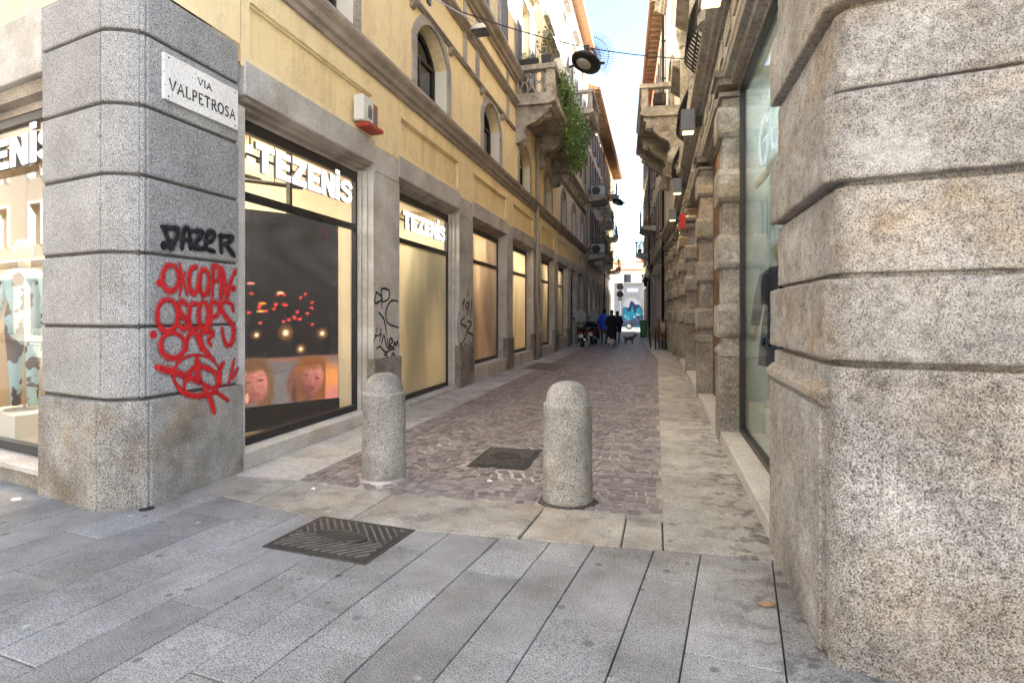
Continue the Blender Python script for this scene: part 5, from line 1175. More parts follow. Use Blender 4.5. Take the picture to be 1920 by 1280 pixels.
# ------------------------------------------------------------------ hanging street lamps on wires
def catenary(a, b, sag, n=14): return [tuple(Vector(a).lerp(Vector(b), i/n)-Vector((0, 0, sag*4*(i/n)*(1-i/n)))) for i in range(n+1)]
def hanging_lamp(loc, la, rb, label, sc=1.0):
    e = empty('hanging_street_lamp', loc, label, 'street lamp', 'street lamps hung on wires across the alley')
    x, y, z = loc
    T = lambda u, v, h: (x+u*math.cos(.28)+h*math.sin(.28), y+v*math.cos(.34)+h*math.sin(.34), z-.06*sc-u*math.sin(.28)-v*math.sin(.34)+h)
    MB(lambda u, v, h: Vector(T(u, v, h))).lathe((0, 0, 0), [(.27*sc, -.10*sc), (.33*sc, -.085*sc), (.34*sc, -.05*sc), (.31*sc, .0), (.22*sc, .05*sc), (.08*sc, .08*sc), (.05*sc, .14*sc)], 28).build('lamp_shade', 'dark_metal', e, smooth=True)
    MB(lambda u, v, h: Vector(T(u, v, h))).lathe((-.04*sc, 0, -.104*sc), [(.05*sc, -.035*sc), (.13*sc, -.02*sc), (.165*sc, 0), (.165*sc, .003)], 20).build('lens', 'light_metal', e, smooth=True)
    MB().tube([(x, y, z+.05*sc), (x, y, z+.26*sc)], .035*sc, 8).build('stem', 'dark_metal', e)
    MB().box(x-.06*sc, x+.06*sc, y-.05*sc, y+.05*sc, z+.16*sc, z+.26*sc).build('clamp', 'dark_metal', e)
    for sx in (-1, 1): MB().tube([(x+sx*.28*sc, y, z-.15*sc), (x+sx*.40*sc, y, z-.17*sc)], .035*sc, 8).build('latch', 'dark_metal', e)
    w_ = MB().tube(catenary(la, (x, y, z+.22*sc), .05), .012, 5).build('wire', 'black', None, loc=la, label='thin black wire from the left wall to the '+('near' if y < 20 else 'far')+' hanging lamp', cat='wire')
    MB().tube(catenary((x, y, z+.22*sc), rb, .04), .012, 5).build('wire', 'black', None, loc=rb, label='thin black wire from the '+('near' if y < 20 else 'far')+' hanging lamp to the right wall', cat='wire')
hanging_lamp((-1.5, 12.8, 7.22), (-3.83, 11.0, 7.62), (.80, 14.0, 7.45), 'large dark round street lamp hanging high over the alley near the balcony')
hanging_lamp((-1.86, 29.4, 7.25), (-3.83, 29.4, 7.1), (.10, 30.5, 8.0), 'small distant street lamp hanging over the alley by the air conditioner balcony', .9)
# wall lamps, all alike along the right wall
def wall_lamp(s, label, F=FR, z=4.62):
    e = empty('wall_lamp', tuple(F(s, 0, z)), label, 'wall lamp', 'grey box lamps along the right wall')
    MB(F).box(s-.05, s+.05, .0, .13, z-.05, z+.09).build('bracket', 'dark_metal', e)
    MB(F).box(s-.11, s+.11, .131, .35, z-.15, z+.20).build('housing', 'grey_metal', e, bevel=.008)
    MB(F).box(s-.085, s+.085, .155, .325, z-.165, z-.151).build('glow', 'lamp_glow', e)
    l = bpy.data.lights.new('wall_lamp_light', 'SPOT'); l.energy = 5; l.color = (1, .66, .28); l.spot_size = R(110); l.shadow_soft_size = .06
    q = bpy.data.objects.new('wall_lamp_light', l); COL.objects.link(q); q.location = F(s, .24, z-.18)
for s_, lb in ((5.75, 'grey wall lamp at the top edge above the tall shop window'), (9.8, 'grey box wall lamp beside the carved balcony, glowing below'), (14.7, 'third grey wall lamp along the right wall'), (18.9, 'farthest grey wall lamp, under the carved balcony')): wall_lamp(s_, lb)
e = empty('red_box_sign', tuple(FR(13.9, 0, 3.5)), 'bright red box sign projecting from the right wall below the lamps', 'sign')
MB(FR).box(13.85, 13.95, .08, .22, 3.48, 3.82).build('box', 'bright_red', e, bevel=.01); MB(FR).box(13.88, 13.92, -.2, .08, 3.6, 3.66).build('bracket', 'dark_metal', e)
# lanterns on brackets further up on the right
for s_, z_, lb in ((27.5, 3.6, 'black iron lantern on a bracket, nearer of two on the right'), (32.5, 3.3, 'black iron lantern on a bracket, farther of two on the right')):
    e = empty('bracket_lantern', tuple(FR2(s_, 0, z_)), lb, 'lantern', 'iron lanterns on the right wall')
    MB(FR2).tube([(s_, 0, z_+.25), (s_, .3, z_+.32), (s_, .55, z_+.25)], .02, 6).build('arm', 'dark_metal', e)
    MB(FR2).lathe((s_, .55, z_-.3), [(.05, 0), (.09, .04), (.15, .38)], 6).build('glass_body', 'old_glass', e); MB(FR2).lathe((s_, .55, z_+.085), [(.18, 0), (.12, .08), (.02, .16), (.015, .2)], 6).build('cap', 'dark_metal', e)
    b_ = MB(FR2)
    for k in range(6): a = 2*math.pi*k/6; b_.tube([(s_+.055*math.cos(a), .55+.055*math.sin(a), z_-.3), (s_+.158*math.cos(a), .55+.158*math.sin(a), z_+.085)], .010, 4)
    b_.build('cage', 'dark_metal', e)
# burglar spike fan at the end of the beige building's eave
e = empty('spike_fan', (-3.6, 31.9, 15.2), 'fan of metal spikes against the sky at the roof end on the left', 'spike fan')
hub = Vector((-3.75, 31.95, 15.75)); fa = MB()
for k in range(21):
    a = R(-42+k*112/20); d_ = Vector((math.cos(a), 0, math.sin(a)))
    MB().tube([tuple(hub+d_*.45), tuple(hub+d_*1.55)], [.026, .014], 5).build('spike', 'dark_metal', e)
for rr in (.75, 1.2): MB().tube([tuple(hub+Vector((math.cos(R(-42+k*112/20)), 0, math.sin(R(-42+k*112/20))))*rr) for k in range(21)], .02, 5).build('ring', 'dark_metal', e)
MB().box(-3.95, -3.3, 31.85, 32.0, 15.6, 15.9).build('bracket', 'dark_metal', e)
# ------------------------------------------------------------------ plants
def leaf_cloud(mb, c, rad, n, size, rg, hang=0.0, F=None):
    for k in range(n):
        v = Vector((rg.gauss(0, .5), rg.gauss(0, .5), rg.gauss(0, .5)))
        p = Vector(c)+Vector((v.x*rad[0], v.y*rad[1], v.z*rad[2]))
        u = Vector((rg.uniform(-1, 1), rg.uniform(-1, 1), rg.uniform(-1, .6)-hang)).normalized(); w_ = u.cross(Vector((rg.uniform(-1, 1), rg.uniform(-1, 1), rg.uniform(-1, 1)))).normalized(); s_ = size*rg.uniform(.6, 1.3)
        mb.add([tuple(p), tuple(p+u*s_*.5+w_*s_*.28), tuple(p+u*s_), tuple(p+u*s_*.5-w_*s_*.28)], [(0, 1, 2, 3)])
def plant(name, label, cat, pot, clouds, size, mat, stems=True, seed=1, grp=None):
    rg = random.Random(seed); c0 = pot[0]; e = empty(name, c0, label, cat, grp)
    if pot[1]:
        w_, d_, h = pot[1]; MB().add([(c0[0]-w_*.4, c0[1]-d_*.4, c0[2]), (c0[0]+w_*.4, c0[1]-d_*.4, c0[2]), (c0[0]+w_*.4, c0[1]+d_*.4, c0[2]), (c0[0]-w_*.4, c0[1]+d_*.4, c0[2]), (c0[0]-w_*.5, c0[1]-d_*.5, c0[2]+h), (c0[0]+w_*.5, c0[1]-d_*.5, c0[2]+h), (c0[0]+w_*.5, c0[1]+d_*.5, c0[2]+h), (c0[0]-w_*.5, c0[1]+d_*.5, c0[2]+h)],
                 [(0, 3, 2, 1), (4, 5, 6, 7), (0, 1, 5, 4), (1, 2, 6, 5), (2, 3, 7, 6), (3, 0, 4, 7)]).build('planter', pot[2], e)
    f = MB(); s_ = MB()
    top = Vector(c0)+Vector((0, 0, pot[1][2] if pot[1] else 0))
    for c, rad, n, hang in clouds:
        leaf_cloud(f, c, rad, n, size, rg, hang)
        for k in range(3): q = Vector(c)+Vector((rg.uniform(-.3, .3)*rad[0], rg.uniform(-.3, .3)*rad[1], 0)); s_.tube([tuple(top), tuple(top.lerp(q, .6)+Vector((0, 0, .05))), tuple(q)], .008, 4)
    f.build('foliage', mat, e); s_.build('stems', 'wood_brown', e); return e
# ivy trailing over the stone balcony
cl = []
for k in range(26):
    t = k/25; Y = 16.4+t*5.2
    drop = .25+1.5*max(0, math.sin(t*3.0-.15))
    for j in range(int(2+drop*3)): cl.append(((-2.68+.10*math.sin(k*2.1+j), Y, 8.42-j*.30), (.20, .24, .22), 46, .5))
plant('trailing_ivy', 'green ivy trailing from the stone balcony over the alley', 'ivy', ((-2.8, 18.5, 8.40), (.25, 3.6, .12), 'terracotta'), cl, .105, 'foliage', seed=3)
plant('balcony_shrub', 'tall light green potted shrub at the near corner of the stone balcony', 'plant', ((-2.95, 15.75, 8.405), (.3, .3, .28), 'black'), [((-2.95, 15.75, 9.0), (.22, .22, .4), 120, -.4), ((-2.9, 15.8, 9.3), (.25, .2, .3), 70, -.5)], .10, 'foliage_dry', seed=5)
plant('window_box', 'black planter box with low greenery on the stone balcony rail near the wall', 'planter', ((-3.45, 15.68, 8.405), (.55, .22, .2), 'black'), [((-3.45, 15.68, 8.68), (.3, .12, .10), 70, 0)], .07, 'foliage', seed=6)
for i, (c, s_, m_, lb) in enumerate([((-3.0, 36.0, 8.46), 1.0, 'foliage', 'green plant on the upper balcony of the cream house'), ((-3.0, 36.0, 5.01), 1.7, 'foliage', 'large bushy green plant on the lowest cream balcony'), ((-3.05, 40.6, 7.61), 1.3, 'foliage_dry', 'yellowish plant on the middle cream house balcony'), ((-3.05, 45.6, 7.31), 1.1, 'foliage_dry', 'plant on the balcony of the yellow end house'), ((-3.05, 48.6, 5.01), 1.2, 'foliage_dry', 'straggling plant on the low balcony of the yellow end house'), ((-3.1, 40.6, 4.76), 1.1, 'foliage_dry', 'plant on the low far balcony of the cream house')]):
    plant('balcony_plant', lb, 'plant', (c, (.4, .4, .35), 'terracotta'), [((c[0], c[1], c[2]+.35+.35*s_), (.5*s_*.6, .5*s_*.6, .5*s_), 200, -.3)], .14, m_, seed=20+i, grp='plants on the left balconies')
p_ = FR2(41.2, .6, 5.71); plant('balcony_plant', 'dark plant hanging off the far right balcony against the sky', 'plant', (tuple(p_), (.3, .3, .3), 'terracotta'), [((p_.x, p_.y, p_.z+.6), (.35, .35, .4), 130, 0)], .14, 'foliage', seed=40)
p_ = FR2(32.0, .55, 6.21); plant('balcony_plant', 'reddish window box on the railed balcony on the right', 'plant', (tuple(p_), (.3, .9, .3), 'terracotta'), [((p_.x, p_.y, p_.z+.4), (.12, .4, .12), 40, 0)], .08, 'foliage_dry', seed=41)
# ------------------------------------------------------------------ right shop: sign letters and mannequin
SER['G'] = ([[(.74, .78), (.62, .94), (.42, 1), (.18, .9), (.02, .62), (.02, .38), (.18, .1), (.42, 0), (.66, .08), (.76, .3), (.76, .46), (.5, .46)]], .78); SER['U'] = ([[(.04, 1), (.04, .3), (.16, .07), (.38, 0), (.6, .07), (.72, .3), (.72, 1)]], .76)
gs_ = empty('shop_sign', tuple(FR(5.6, -.3, 3.0)), 'thin glowing GUL letters inside the tall window on the right', 'shop sign')
write('GUL', FR, 4.86, 6.45, 3.02, .46, -.30, .022, gs_, flip=True, mat='gul_light', serif=False, th=.012)
MB(FR).box(4.2, 6.9, -.36, -.33, 2.9, 2.98).build('shelf_rail', 'interior_white', gs_)
MB(FR).box(6.2, 7.0, -.95, -.28, .142, .498).build('display_podium', 'interior_white', None, loc=tuple(FR(6.6, -.6, .14)), label='low pale podium inside the tall right shop window', cat='podium')
mannequin(tuple(FR(6.6, -.55, .50)), R(200), 'navy', 'navy', 'pale mannequin wearing a navy coat inside the tall right window', coat=True)
# ------------------------------------------------------------------ scooters, bicycle
def wheel(mb_t, mb_r, c, r, t, ax='x'):
    n = 20
    mb_t.tube([(c[0], c[1]+(r-t)*math.cos(2*math.pi*k/n), c[2]+(r-t)*math.sin(2*math.pi*k/n)) for k in range(n+1)], t, 8)
    mb_r.lathe(c, [(r-t*1.4, -.03), (r-t*1.2, 0), (r-t*1.4, .03)], 16, 'x')
def scooter(loc, rz, label, shield=True):
    e = empty('scooter', (0, 0, 0), label, 'scooter', 'scooters parked along the left wall')
    for y in (0, 1.3):
        t, r = MB(), MB(); wheel(t, r, (0, y, .25), .25, .06); o = t.build('tyre', 'rubber', e, smooth=True); r.build('rim', 'light_metal', o)
    B = MB(); pr = [(-.22, .42, .07), (-.2, .62, .15), (.0, .74, .17), (.3, .76, .17), (.55, .70, .14), (.62, .5, .12), (.5, .38, .10), (.1, .36, .14)]
    n = len(pr); vs = [(sg*w_, y, z) for sg in (-1, 1) for y, z, w_ in pr]
    B.add(vs, [tuple(range(n)), tuple(range(n, 2*n))[::-1]]+[(i, (i+1) % n, n+(i+1) % n, n+i) for i in range(n)]).build('rear_body', 'black_gloss', e, bevel=.02)
    MB().box(-.15, .15, .5, 1.05, .28, .36).build('footboard', 'black', e, bevel=.02)
    MB().box(-.14, .14, .0, .62, .765, .84).build('seat', 'black', e, bevel=.03, seg=2)
    MB().pz([(-.20, 1.0), (.20, 1.0), (.13, 1.14), (-.13, 1.14)], .36, 1.0).build('leg_shield', 'black_gloss', e, bevel=.03)
    MB().tube([(0, 1.30, .25), (0, 1.18, .7), (0, 1.06, 1.05)], .035, 8).build('fork', 'grey_metal', e)
    MB().tube([(-.34, .98, 1.06), (-.15, 1.04, 1.09), (.15, 1.04, 1.09), (.34, .98, 1.06)], .02, 8).build('handlebar', 'black', e)
    for sx in (-1, 1):
        MB().tube([(sx*.24, 1.02, 1.09), (sx*.32, 1.0, 1.27)], .008, 5).build('mirror_stem', 'black', e); MB().ball((sx*.34, 1.0, 1.30), .06, .015, .04, 10, 6).build('mirror', 'black_gloss', e)
    if shield:
        sp = MB(); q = [(-.2, 1.12), (-.24, 1.35), (-.2, 1.58), (-.1, 1.66), (.1, 1.66), (.2, 1.58), (.24, 1.35), (.2, 1.12)]
        sp.add([(a, 1.14-(z-1.1)*.3, z) for a, z in q]+[(a, 1.15-(z-1.1)*.3, z) for a, z in q], [tuple(range(8)), tuple(range(8, 16))[::-1]]+[(i, (i+1) % 8, 8+(i+1) % 8, 8+i) for i in range(8)]); sp.build('windscreen', 'frost_screen', e)
    MB().box(-.19, .19, -.32, .02, .86, 1.12).build('top_box', 'black_gloss', e, bevel=.04, seg=2)
    MB().box(-.09, .09, -.262, -.25, .44, .60).build('number_plate', 'white_plastic', e); MB().box(-.08, .08, -.245, -.21, .64, .70).build('tail_light', 'bright_red', e, bevel=.01)
    for sx in (-1, 1): MB().ball((sx*.17, -.2, .66), .035, .03, .03, 8, 6).build('indicator', 'orange_brown', e)
    MB().tube([(.13, .35, .28), (.16, -.1, .32), (.16, -.32, .36)], .045, 8).build('exhaust', 'light_metal', e)
    MB().tube([(-.06, .5, .3), (-.16, .42, .02)], .014, 6).build('stand', 'grey_metal', e)
    e.location = loc; e.rotation_euler = (0, R(-4), rz); return e
b = NB('frost_screen'); b.bsdf((.5, .53, .58), .2, Alpha=.55)
scooter((-3.18, 25.3, .005), R(4), 'nearest black scooter with tall windscreen parked by the left wall')
scooter((-2.98, 27.6, .005), R(-2), 'second black scooter, parked just beyond the first by the left wall')
bc = empty('bicycle', (0, 0, 0), 'pink and red bicycle leaning by the left wall past the scooters', 'bicycle')
for y in (0, 1.05):
    t = MB(); t.tube([(0, y+.33*math.cos(2*math.pi*k/24), .34+.33*math.sin(2*math.pi*k/24)) for k in range(25)], .018, 6); w_ = t.build('wheel', 'rubber', bc)
    s_ = MB()
    for k in range(10): s_.tube([(0, y, .34), (0, y+.32*math.cos(2*math.pi*k/10), .34+.32*math.sin(2*math.pi*k/10))], .003, 4)
    s_.build('spokes', 'light_metal', w_)
MB().tube([(0, 0, .34), (0, .42, .32), (0, .30, .85), (0, 0, .34)], .018, 6).tube([(0, .42, .32), (0, .92, .82), (0, .32, .74)], .018, 6).tube([(0, 1.05, .34), (0, .90, .95)], .018, 6).build('frame', 'pink_red', bc)
MB().box(-.07, .07, .16, .42, .87, .92).build('saddle', 'black', bc, bevel=.02); MB().tube([(-.28, .78, 1.02), (0, .9, 1.0), (.28, .78, 1.02)], .014, 6).build('handlebar', 'black', bc)
MB().box(-.14, .14, -.30, .05, .60, .86).build('basket', 'pink_red', bc, bevel=.02)
bc.location = (-3.15, 33.2, .005); bc.rotation_euler = (0, R(-6), R(10))
# ------------------------------------------------------------------ people and dog
def skin_body(name, verts, edges, radii, mat, parent, sub=2):
    me = bpy.data.meshes.new(name); me.from_pydata(verts, edges, []); me.materials.append(M[mat]); o = bpy.data.objects.new(name, me); link(o, parent)
    sk = o.modifiers.new('skin', 'SKIN'); sk.use_smooth_shade = True
    for v, r_ in zip(me.skin_vertices[0].data, radii): v.radius = r_ if isinstance(r_, tuple) else (r_, r_)
    me.skin_vertices[0].data[0].use_root = True
    s_ = o.modifiers.new('sub', 'SUBSURF'); s_.levels = s_.render_levels = sub
    return o
def person(loc, rz, label, coatm, legm, hairm, H=1.66, stride=.28, coat_len=.55, phase=1, bag=None, scarf=None):
    """walking figure seen from behind; +y is the way they walk"""
    e = empty('person', (0, 0, 0), label, 'person')
    k = H/1.7; s1 = stride*phase
    V = [(0, 0, .95), (0, .01, 1.15), (0, .02, 1.34), (0, .03, 1.46), (0, .045, 1.56),
         (.10, 0, .90), (.105, s1*.5+.03, .50), (.10, s1*.75-.06, .09), (.10, s1*.75+.10, .04), (-.10, 0, .90), (-.105, -s1*.4+.06, .50), (-.10, -s1*.9, .12), (-.10, -s1*.9+.14, .035),
         (.19, .02, 1.40), (.245, -.02, 1.14), (.24, .10, .93), (.235, .14, .86), (-.19, .02, 1.40), (-.245, .03, 1.14), (-.235, .10, .94), (-.23, .13, .87)]
    E_ = [(0, 1), (1, 2), (2, 3), (3, 4), (0, 5), (5, 6), (6, 7), (7, 8), (0, 9), (9, 10), (10, 11), (11, 12), (2, 13), (13, 14), (14, 15), (15, 16), (2, 17), (17, 18), (18, 19), (19, 20)]
    Rr = [(.15, .11), (.14, .10), (.17, .11), .055, .05, .085, .06, .045, .035, .085, .06, .045, .035, .065, .05, .035, .035, .065, .05, .035, .035]
    skin_body('body', [(a*k, b_*k, c*k) for a, b_, c in V], E_, [(r_[0]*k, r_[1]*k) if isinstance(r_, tuple) else r_*k for r_ in Rr], legm, e)
    n = 18; vs = []; fs = []                                  # coat: rings over the trunk down to the hem
    rings = [(1.47, .075, .07), (1.42, .20, .115), (1.30, .225, .14), (1.12, .20, .14), (.95, .215, .155), (.95-coat_len*.5, .225, .175), (.95-coat_len, .235, .19)]
    for z, rx, ry in rings:
        for q in range(n): a = 2*math.pi*q/n; w_ = 1+.05*math.sin(a*5+z*4); vs.append((rx*w_*math.cos(a)*k, (ry*w_*math.sin(a)+.01)*k, z*k))
    for j in range(len(rings)-1):
        for q in range(n): fs.append((j*n+q, j*n+(q+1) % n, (j+1)*n+(q+1) % n, (j+1)*n+q))
    c_ = MB().add(vs, fs)
    for sx in (1, -1): c_.tube([(sx*.17*k, .02*k, 1.41*k), (sx*.25*k, (-.02 if sx > 0 else .03)*k, 1.14*k), (sx*.24*k, .10*k, .95*k)], [.085*k, .075*k, .055*k], 10)
    c_.build('coat', coatm, e, smooth=True)
    h_ = MB().ball((0, .05*k, 1.60*k), .078*k, .095*k, .115*k, 14, 10); h_.ball((0, .145*k, 1.585*k), .014*k, .02*k, .02*k, 8, 6)
    for sx in (1, -1):
        h_.ball((sx*.08*k, .05*k, 1.59*k), .012*k, .022*k, .032*k, 8, 6)
        p0 = (sx*.238*k, (.14 if sx > 0 else .13)*k, .86*k); h_.ball(p0, .022*k, .035*k, .05*k, 8, 6)
        for f in range(4): h_.tube([(p0[0], p0[1]-.024*k+f*.017*k, p0[2]-.035*k), (p0[0]-sx*.006, p0[1]-.02*k+f*.018*k, p0[2]-(.075+.008*(f % 3))*k), (p0[0]-sx*.02, p0[1]-.018*k+f*.018*k, p0[2]-(.10+.006*(f % 3))*k)], .0085*k, 6)
        h_.tube([(p0[0], p0[1]+.025*k, p0[2]), (p0[0]-sx*.01, p0[1]+.05*k, p0[2]-.03*k), (p0[0]-sx*.012, p0[1]+.052*k, p0[2]-.055*k)], .009*k, 6)
    h_.build('head_and_hands', 'skin', e, smooth=True)
    MB().ball((0, .028*k, 1.625*k), .088*k, .098*k, .105*k, 14, 10).ball((0, -.04*k, 1.55*k), .075*k, .05*k, .10*k, 12, 8).build('hair', hairm, e, smooth=True)
    for sx, yy, zz in ((1, s1*.75, 0), (-1, -s1*.9+.02, .03)): MB().ball((sx*.10*k, (yy+.05)*k, (.045+zz)*k), .05*k, .13*k, .045*k, 10, 8).build('shoe', 'black', e, smooth=True)
    e.location = loc; e.rotation_euler = (0, 0, rz); return e
person((-2.02, 27.2, 0), R(-4), 'person in a long black coat walking away with a small dog', 'coat_black', 'trousers_light', 'hair_dark', 1.66, coat_len=.62)
person((-2.50, 28.6, 0), R(4), 'person in a bright blue jacket walking away beside the black coat', 'jacket_blue', 'trousers_grey', 'hair_dark', 1.72, coat_len=.22, phase=-1)
person((-2.0, 31.0, 0), R(0), 'person in dark clothes half hidden ahead of the black coat', 'navy', 'trousers_grey', 'hair_dark', 1.62, coat_len=.4, phase=-1)
dg = empty('dog', (0, 0, 0), 'small dark shaggy dog on a lead walking in the middle of the alley', 'dog')
V = [(0, 0, .30), (0, .16, .30), (0, .27, .36), (0, .36, .45), (0, .46, .43), (0, -.14, .31), (0, -.20, .33), (0, -.30, .42),
     (.06, .18, .24), (.06, .17, .12), (.06, .20, .015), (-.06, .18, .24), (-.06, .21, .12), (-.06, .22, .015), (.065, -.15, .24), (.065, -.11, .17), (.065, -.19, .10), (.065, -.17, .015), (-.065, -.15, .24), (-.065, -.13, .17), (-.065, -.22, .10), (-.065, -.21, .015)]
E_ = [(0, 1), (1, 2), (2, 3), (3, 4), (0, 5), (5, 6), (6, 7), (1, 8), (8, 9), (9, 10), (1, 11), (11, 12), (12, 13), (5, 14), (14, 15), (15, 16), (16, 17), (5, 18), (18, 19), (19, 20), (20, 21)]
Rr = [.085, .10, .075, .068, .035, .085, .04, .02, .045, .03, .026, .045, .03, .026, .055, .035, .024, .026, .055, .035, .024, .026]
skin_body('body', V, E_, Rr, 'dog_fur', dg)
for sx in (-1, 1): MB().ball((sx*.06, .345, .47), .018, .03, .05, 8, 6).build('ear', 'hair_dark', dg, smooth=True)
MB().ball((0, .49, .43), .015, .015, .012, 8, 6).build('nose', 'black', dg, smooth=True); MB().ball((0, .08, .235), .075, .12, .05, 10, 8).build('belly', 'dog_light', dg, smooth=True)
dg.location = (-1.30, 28.6, .0); dg.rotation_euler = (0, 0, R(-62))
MB().tube(smooth_path([(-1.12, 28.72, .42), (-1.45, 28.1, .50), (-1.78, 27.38, .86)], 5), .006, 5).build('dog_lead', 'black', None, loc=(-1.12, 28.72, .42), label='thin dark lead between the black coat and the dog', cat='lead')
# ------------------------------------------------------------------ cars on the cross road
def car(loc, rz, paint, label, H=1.42):
    e = empty('car', (0, 0, 0), label, 'car', 'cars on the road at the end')
    L_, W = 4.2, .86
    side = [(-2.1, .35), (-2.08, .62), (-1.95, .78), (-1.15, .90), (1.55, .95), (2.0, .90), (2.1, .65), (2.08, .35)]
    arch = lambda cx: [(cx+.36*math.cos(R(t)), .30+.36*math.sin(R(t))) for t in range(8, 173, 20)]
    low = [(2.08, .22)]+arch(1.30)+arch(-1.30)+[(-2.06, .22)]
    pts = side+low; n = len(pts)
    MB().add([(x, -W, z) for x, z in pts]+[(x, W, z) for x, z in pts], [tuple(range(n)), tuple(range(n, 2*n))[::-1]]+[(i, (i+1) % n, n+(i+1) % n, n+i) for i in range(n)]).build('body', paint, e, bevel=.035, seg=2)
    cab = [(-1.05, .90), (-.45, H-.06), (.1, H), (.9, H-.03), (1.72, .95)]; cw = W-.12
    MB().add([(x, -(cw+.08 if z < 1 else cw-.06), z) for x, z in cab]+[(x, (cw+.08 if z < 1 else cw-.06), z) for x, z in cab], [tuple(range(5)), tuple(range(5, 10))[::-1]]+[(i, (i+1) % 5, 5+(i+1) % 5, 5+i) for i in range(5)]).build('cabin', paint, e, bevel=.03, seg=2)
    for sy in (-1, 1):
        for q in ([(-.82, .96), (-.42, H-.13), (.22, H-.09), (.22, .96)], [(.30, .97), (.30, H-.09), (.85, H-.12), (1.40, .98)]):
            f = lambda x, z: (x, sy*((cw+.08)+(cw-.06-cw-.08)*(z-.9)/(H-.9)+.012), z)
            MB().add([f(*p) for p in q]+[(f(*p)[0], f(*p)[1]-sy*.02, f(*p)[2]) for p in q], [(0, 1, 2, 3), (7, 6, 5, 4)]+[(i, (i+1) % 4, 4+(i+1) % 4, 4+i) for i in range(4)]).build('side_window', 'dark_glass', e)
        for cx in (-1.30, 1.30):
            t = MB().lathe((cx, sy*.72, .31), [(.20, -.10), (.31, -.09), (.31, .09), (.20, .10)], 22, 'y').build('tyre', 'rubber', e)
            MB().lathe((cx, sy*.74, .31), [(.05, -.09), (.20, -.085), (.20, .085), (.05, .09)], 16, 'y').build('rim', 'light_metal', t)
        MB().box(-2.10, -1.98, sy*.62-.16, sy*.62+.16, .60, .74).build('headlight', 'white_plastic', e, bevel=.02); MB().box(1.99, 2.11, sy*.66-.12, sy*.66+.12, .70, .86).build('tail_light', 'bright_red', e, bevel=.02)
        MB().box(-.75, -.60, sy*.93-.05, sy*.93+.05, .95, 1.05).build('mirror', paint, e, bevel=.02)
    ws = MB().add([(-1.06, -.70, .935), (-1.06, .70, .935), (-.52, .62, H-.085), (-.52, -.62, H-.085)], [(0, 1, 2, 3)]); ws.build('windscreen', 'dark_glass', e)
    e.location = loc; e.rotation_euler = (0, 0, rz)
car((-1.25, 57.5, .0), R(0), 'car_blue', 'dark blue car crossing the end of the alley', 1.38)
car((.3, 63.3, .0), R(0), 'car_white', 'pale car parked along the end wall behind the blue one', 1.5)
# ------------------------------------------------------------------ green bin, chairs, tables, traffic signs
e = empty('wheelie_bin', (-.78, 37.2, 0), 'green plastic bin standing at the right edge of the roadway', 'bin')
MB().pz([(-.98, 36.95), (-.55, 36.95), (-.55, 37.4), (-.98, 37.4)], .12, 1.02).build('body', 'green_plastic', e, bevel=.04, seg=2)
MB().box(-1.02, -.51, 36.90, 37.46, 1.022, 1.10).build('lid', 'green_plastic', e, bevel=.03, seg=2); MB().box(-.98, -.55, 37.41, 37.47, .92, .97).build('handle', 'black', e)
for x in (-.95, -.58): MB().lathe((x, 37.35, .1), [(.09, -.025), (.10, 0), (.09, .025)], 14, 'x').build('wheel', 'rubber', e)
MB().box(-.93, -.60, 36.97, 37.05, 0, .12).build('foot', 'green_plastic', e)
def chair(loc, rz, label):
    e = empty('cafe_chair', (0, 0, 0), label, 'chair', 'stacked wicker cafe chairs')
    for sx in (-1, 1):
        MB().tube([(sx*.20, .18, 0), (sx*.19, .16, .44)], .014, 6).build('leg', 'black', e); MB().tube([(sx*.21, -.20, 0), (sx*.19, -.17, .44), (sx*.185, -.24, .86)], .014, 6).build('leg', 'black', e)
    MB().box(-.20, .20, -.18, .19, .435, .455).build('seat', 'wicker', e, bevel=.008)
    for k in range(2): MB().box(-.185, .185, -.225-.02*k-.01, -.225-.02*k+.006, .60+.17*k, .638+.17*k).build('back_slat', 'wicker', e, bevel=.004)
    e.location = loc; e.rotation_euler = (0, 0, rz); return e
q0 = chair((.18, 24.5, .006), R(176), 'lowest chair of the stack facing up the alley')
ords = ['lowest', 'second', 'third', 'fourth', 'fifth', 'topmost']
for k in range(1, 6):
    c = copy_tree(q0); c.location = (.18, 24.5-.012*k, .006+.085*k); c['label'] = f'{ords[k]} chair of the wicker stack in front of the tables'
q0['label'] = 'lowest chair of the wicker stack in front of the tables'
for k in range(6):
    c = copy_tree(q0); c.location = (-.05-.012*k, 25.2, .006+.085*k); c.rotation_euler = (0, 0, R(88)); c['label'] = f'{ords[k]} chair of the wicker stack turned sideways by the roadway'
for i, (x, y, z) in enumerate(((.32, 25.15, .006), (.34, 26.0, .006))):
    e = empty('cafe_table', (x, y, z), ['cafe table with its pale top tipped up behind the chair stacks', 'farther pale topped cafe table against the right wall'][i], 'table', 'cafe tables')
    if i: MB().box(x-.33, x+.33, y-.33, y+.33, z+.72, z+.755).build('table_top', 'table_top', e, bevel=.008)
    else: MB().add([(x-.33, y-.12+q*.03, z+.70) for q in (0, 1)]+[(x+.33, y-.12+q*.03, z+.70) for q in (1, 0)]+[(x-.33, y+.10+q*.03, z+1.14) for q in (0, 1)]+[(x+.33, y+.10+q*.03, z+1.14) for q in (1, 0)], [(0, 1, 2, 3), (4, 7, 6, 5), (0, 3, 7, 4), (3, 2, 6, 7), (2, 1, 5, 6), (1, 0, 4, 5)]).build('table_top', 'table_top', e)
    MB().tube([(x, y, z+.03), (x, y, z+.72)], .03, 10).build('column', 'light_metal', e)
    for a in range(4): MB().tube([(x, y, z+.06), (x+.3*math.cos(a*1.571+.78), y+.3*math.sin(a*1.571+.78), z+.015)], .018, 6).build('foot', 'light_metal', e)
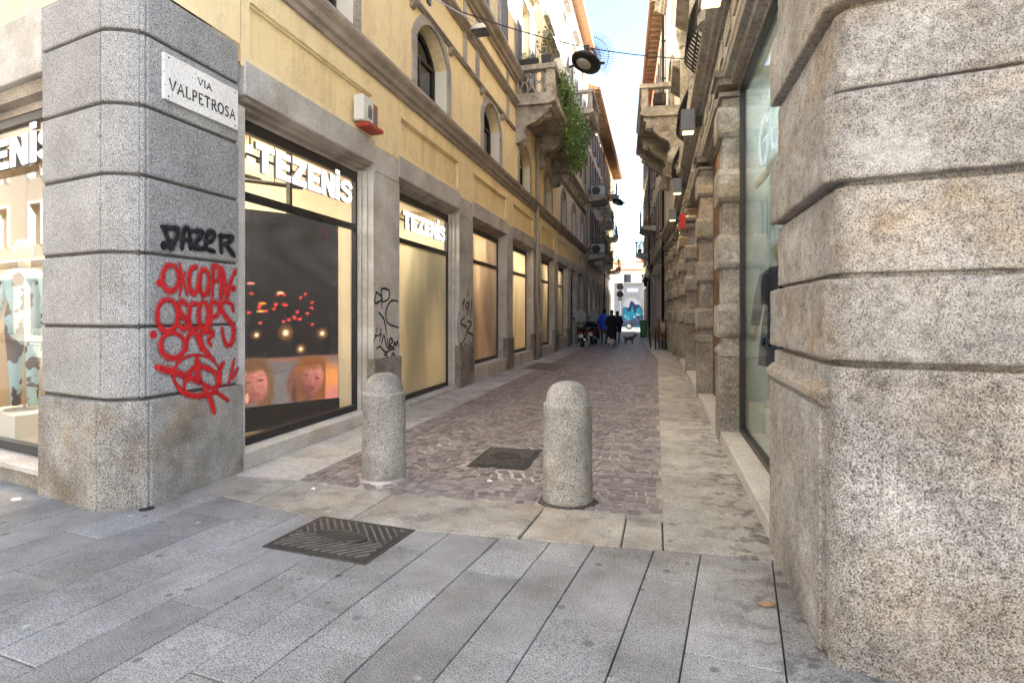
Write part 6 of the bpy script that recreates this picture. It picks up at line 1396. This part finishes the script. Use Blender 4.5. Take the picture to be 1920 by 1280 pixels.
e = empty('traffic_sign', (-3.02, 50.5, 0), 'round traffic signs on a pole seen from behind at the left end', 'traffic sign')
MB().tube([(-3.02, 50.5, 0), (-3.02, 50.5, 4.2)], .03, 8).build('pole', 'grey_metal', e)
for z in (3.85, 3.2): MB().lathe((-3.02, 50.42, z), [(.30, -.012), (.31, 0), (.30, .012)], 24, 'y').build('disc', 'dark_metal', e)
MB().box(-3.22, -2.82, 50.40, 50.42, 2.65, 2.87).build('plate', 'grey_metal', e)
# ------------------------------------------------------------------ litter
def litter(x, y, sx, sy, mat, label, z=.008):
    rg = random.Random(int(x*100+y*10)); n = 9
    pts = [(x+sx*math.cos(2*math.pi*k/n)*rg.uniform(.7, 1.1), y+sy*math.sin(2*math.pi*k/n)*rg.uniform(.7, 1.1)) for k in range(n)]
    mb = MB(); c = len(mb.v); mb.add([(p[0], p[1], z+rg.uniform(0, .012)) for p in pts]+[(x, y, z+.014)]+[(p[0], p[1], z-.003) for p in pts], [(k, (k+1) % n, n) for k in range(n)]+[(n+1+k, n+1+(k+1) % n, (k+1) % n, k) for k in range(n)])
    mb.build('litter' if mat == 'paper' else 'fallen_leaf', mat, None, loc=(x, y, z), label=label, cat='litter' if mat == 'paper' else 'leaf')
p_ = gpt(1437, 1135); litter(p_[0], p_[1], .045, .025, 'leaf_dry', 'crumpled brown leaf by the foot of the right granite pier')
p_ = gpt(30, 938); litter(p_[0], p_[1], .05, .03, 'paper', 'white scrap of paper in front of the far left shop window')
p_ = gpt(587, 918); litter(p_[0], p_[1], .02, .015, 'paper', 'small white scrap left of the left bollard')
p_ = gpt(918, 903); litter(p_[0], p_[1], .03, .02, 'paper', 'white scrap on the setts between the bollards')
p_ = gpt(757, 787); litter(p_[0], p_[1], .03, .02, 'paper', 'white scrap on the setts behind the left bollard')
e = empty('drain_hole', (gpt(275, 954)[0], gpt(275, 954)[1], 0), 'small dark drain opening at the foot of the graffitied pier', 'drain')
p_ = gpt(275, 954); MB().lathe((p_[0], p_[1], -.01), [(.055, 0), (.055, .014), (.045, .016)], 18).build('ring', 'iron', e); MB().lathe((p_[0], p_[1], -.01), [(.044, 0), (.044, .0175)], 18).build('hole', 'black', e)
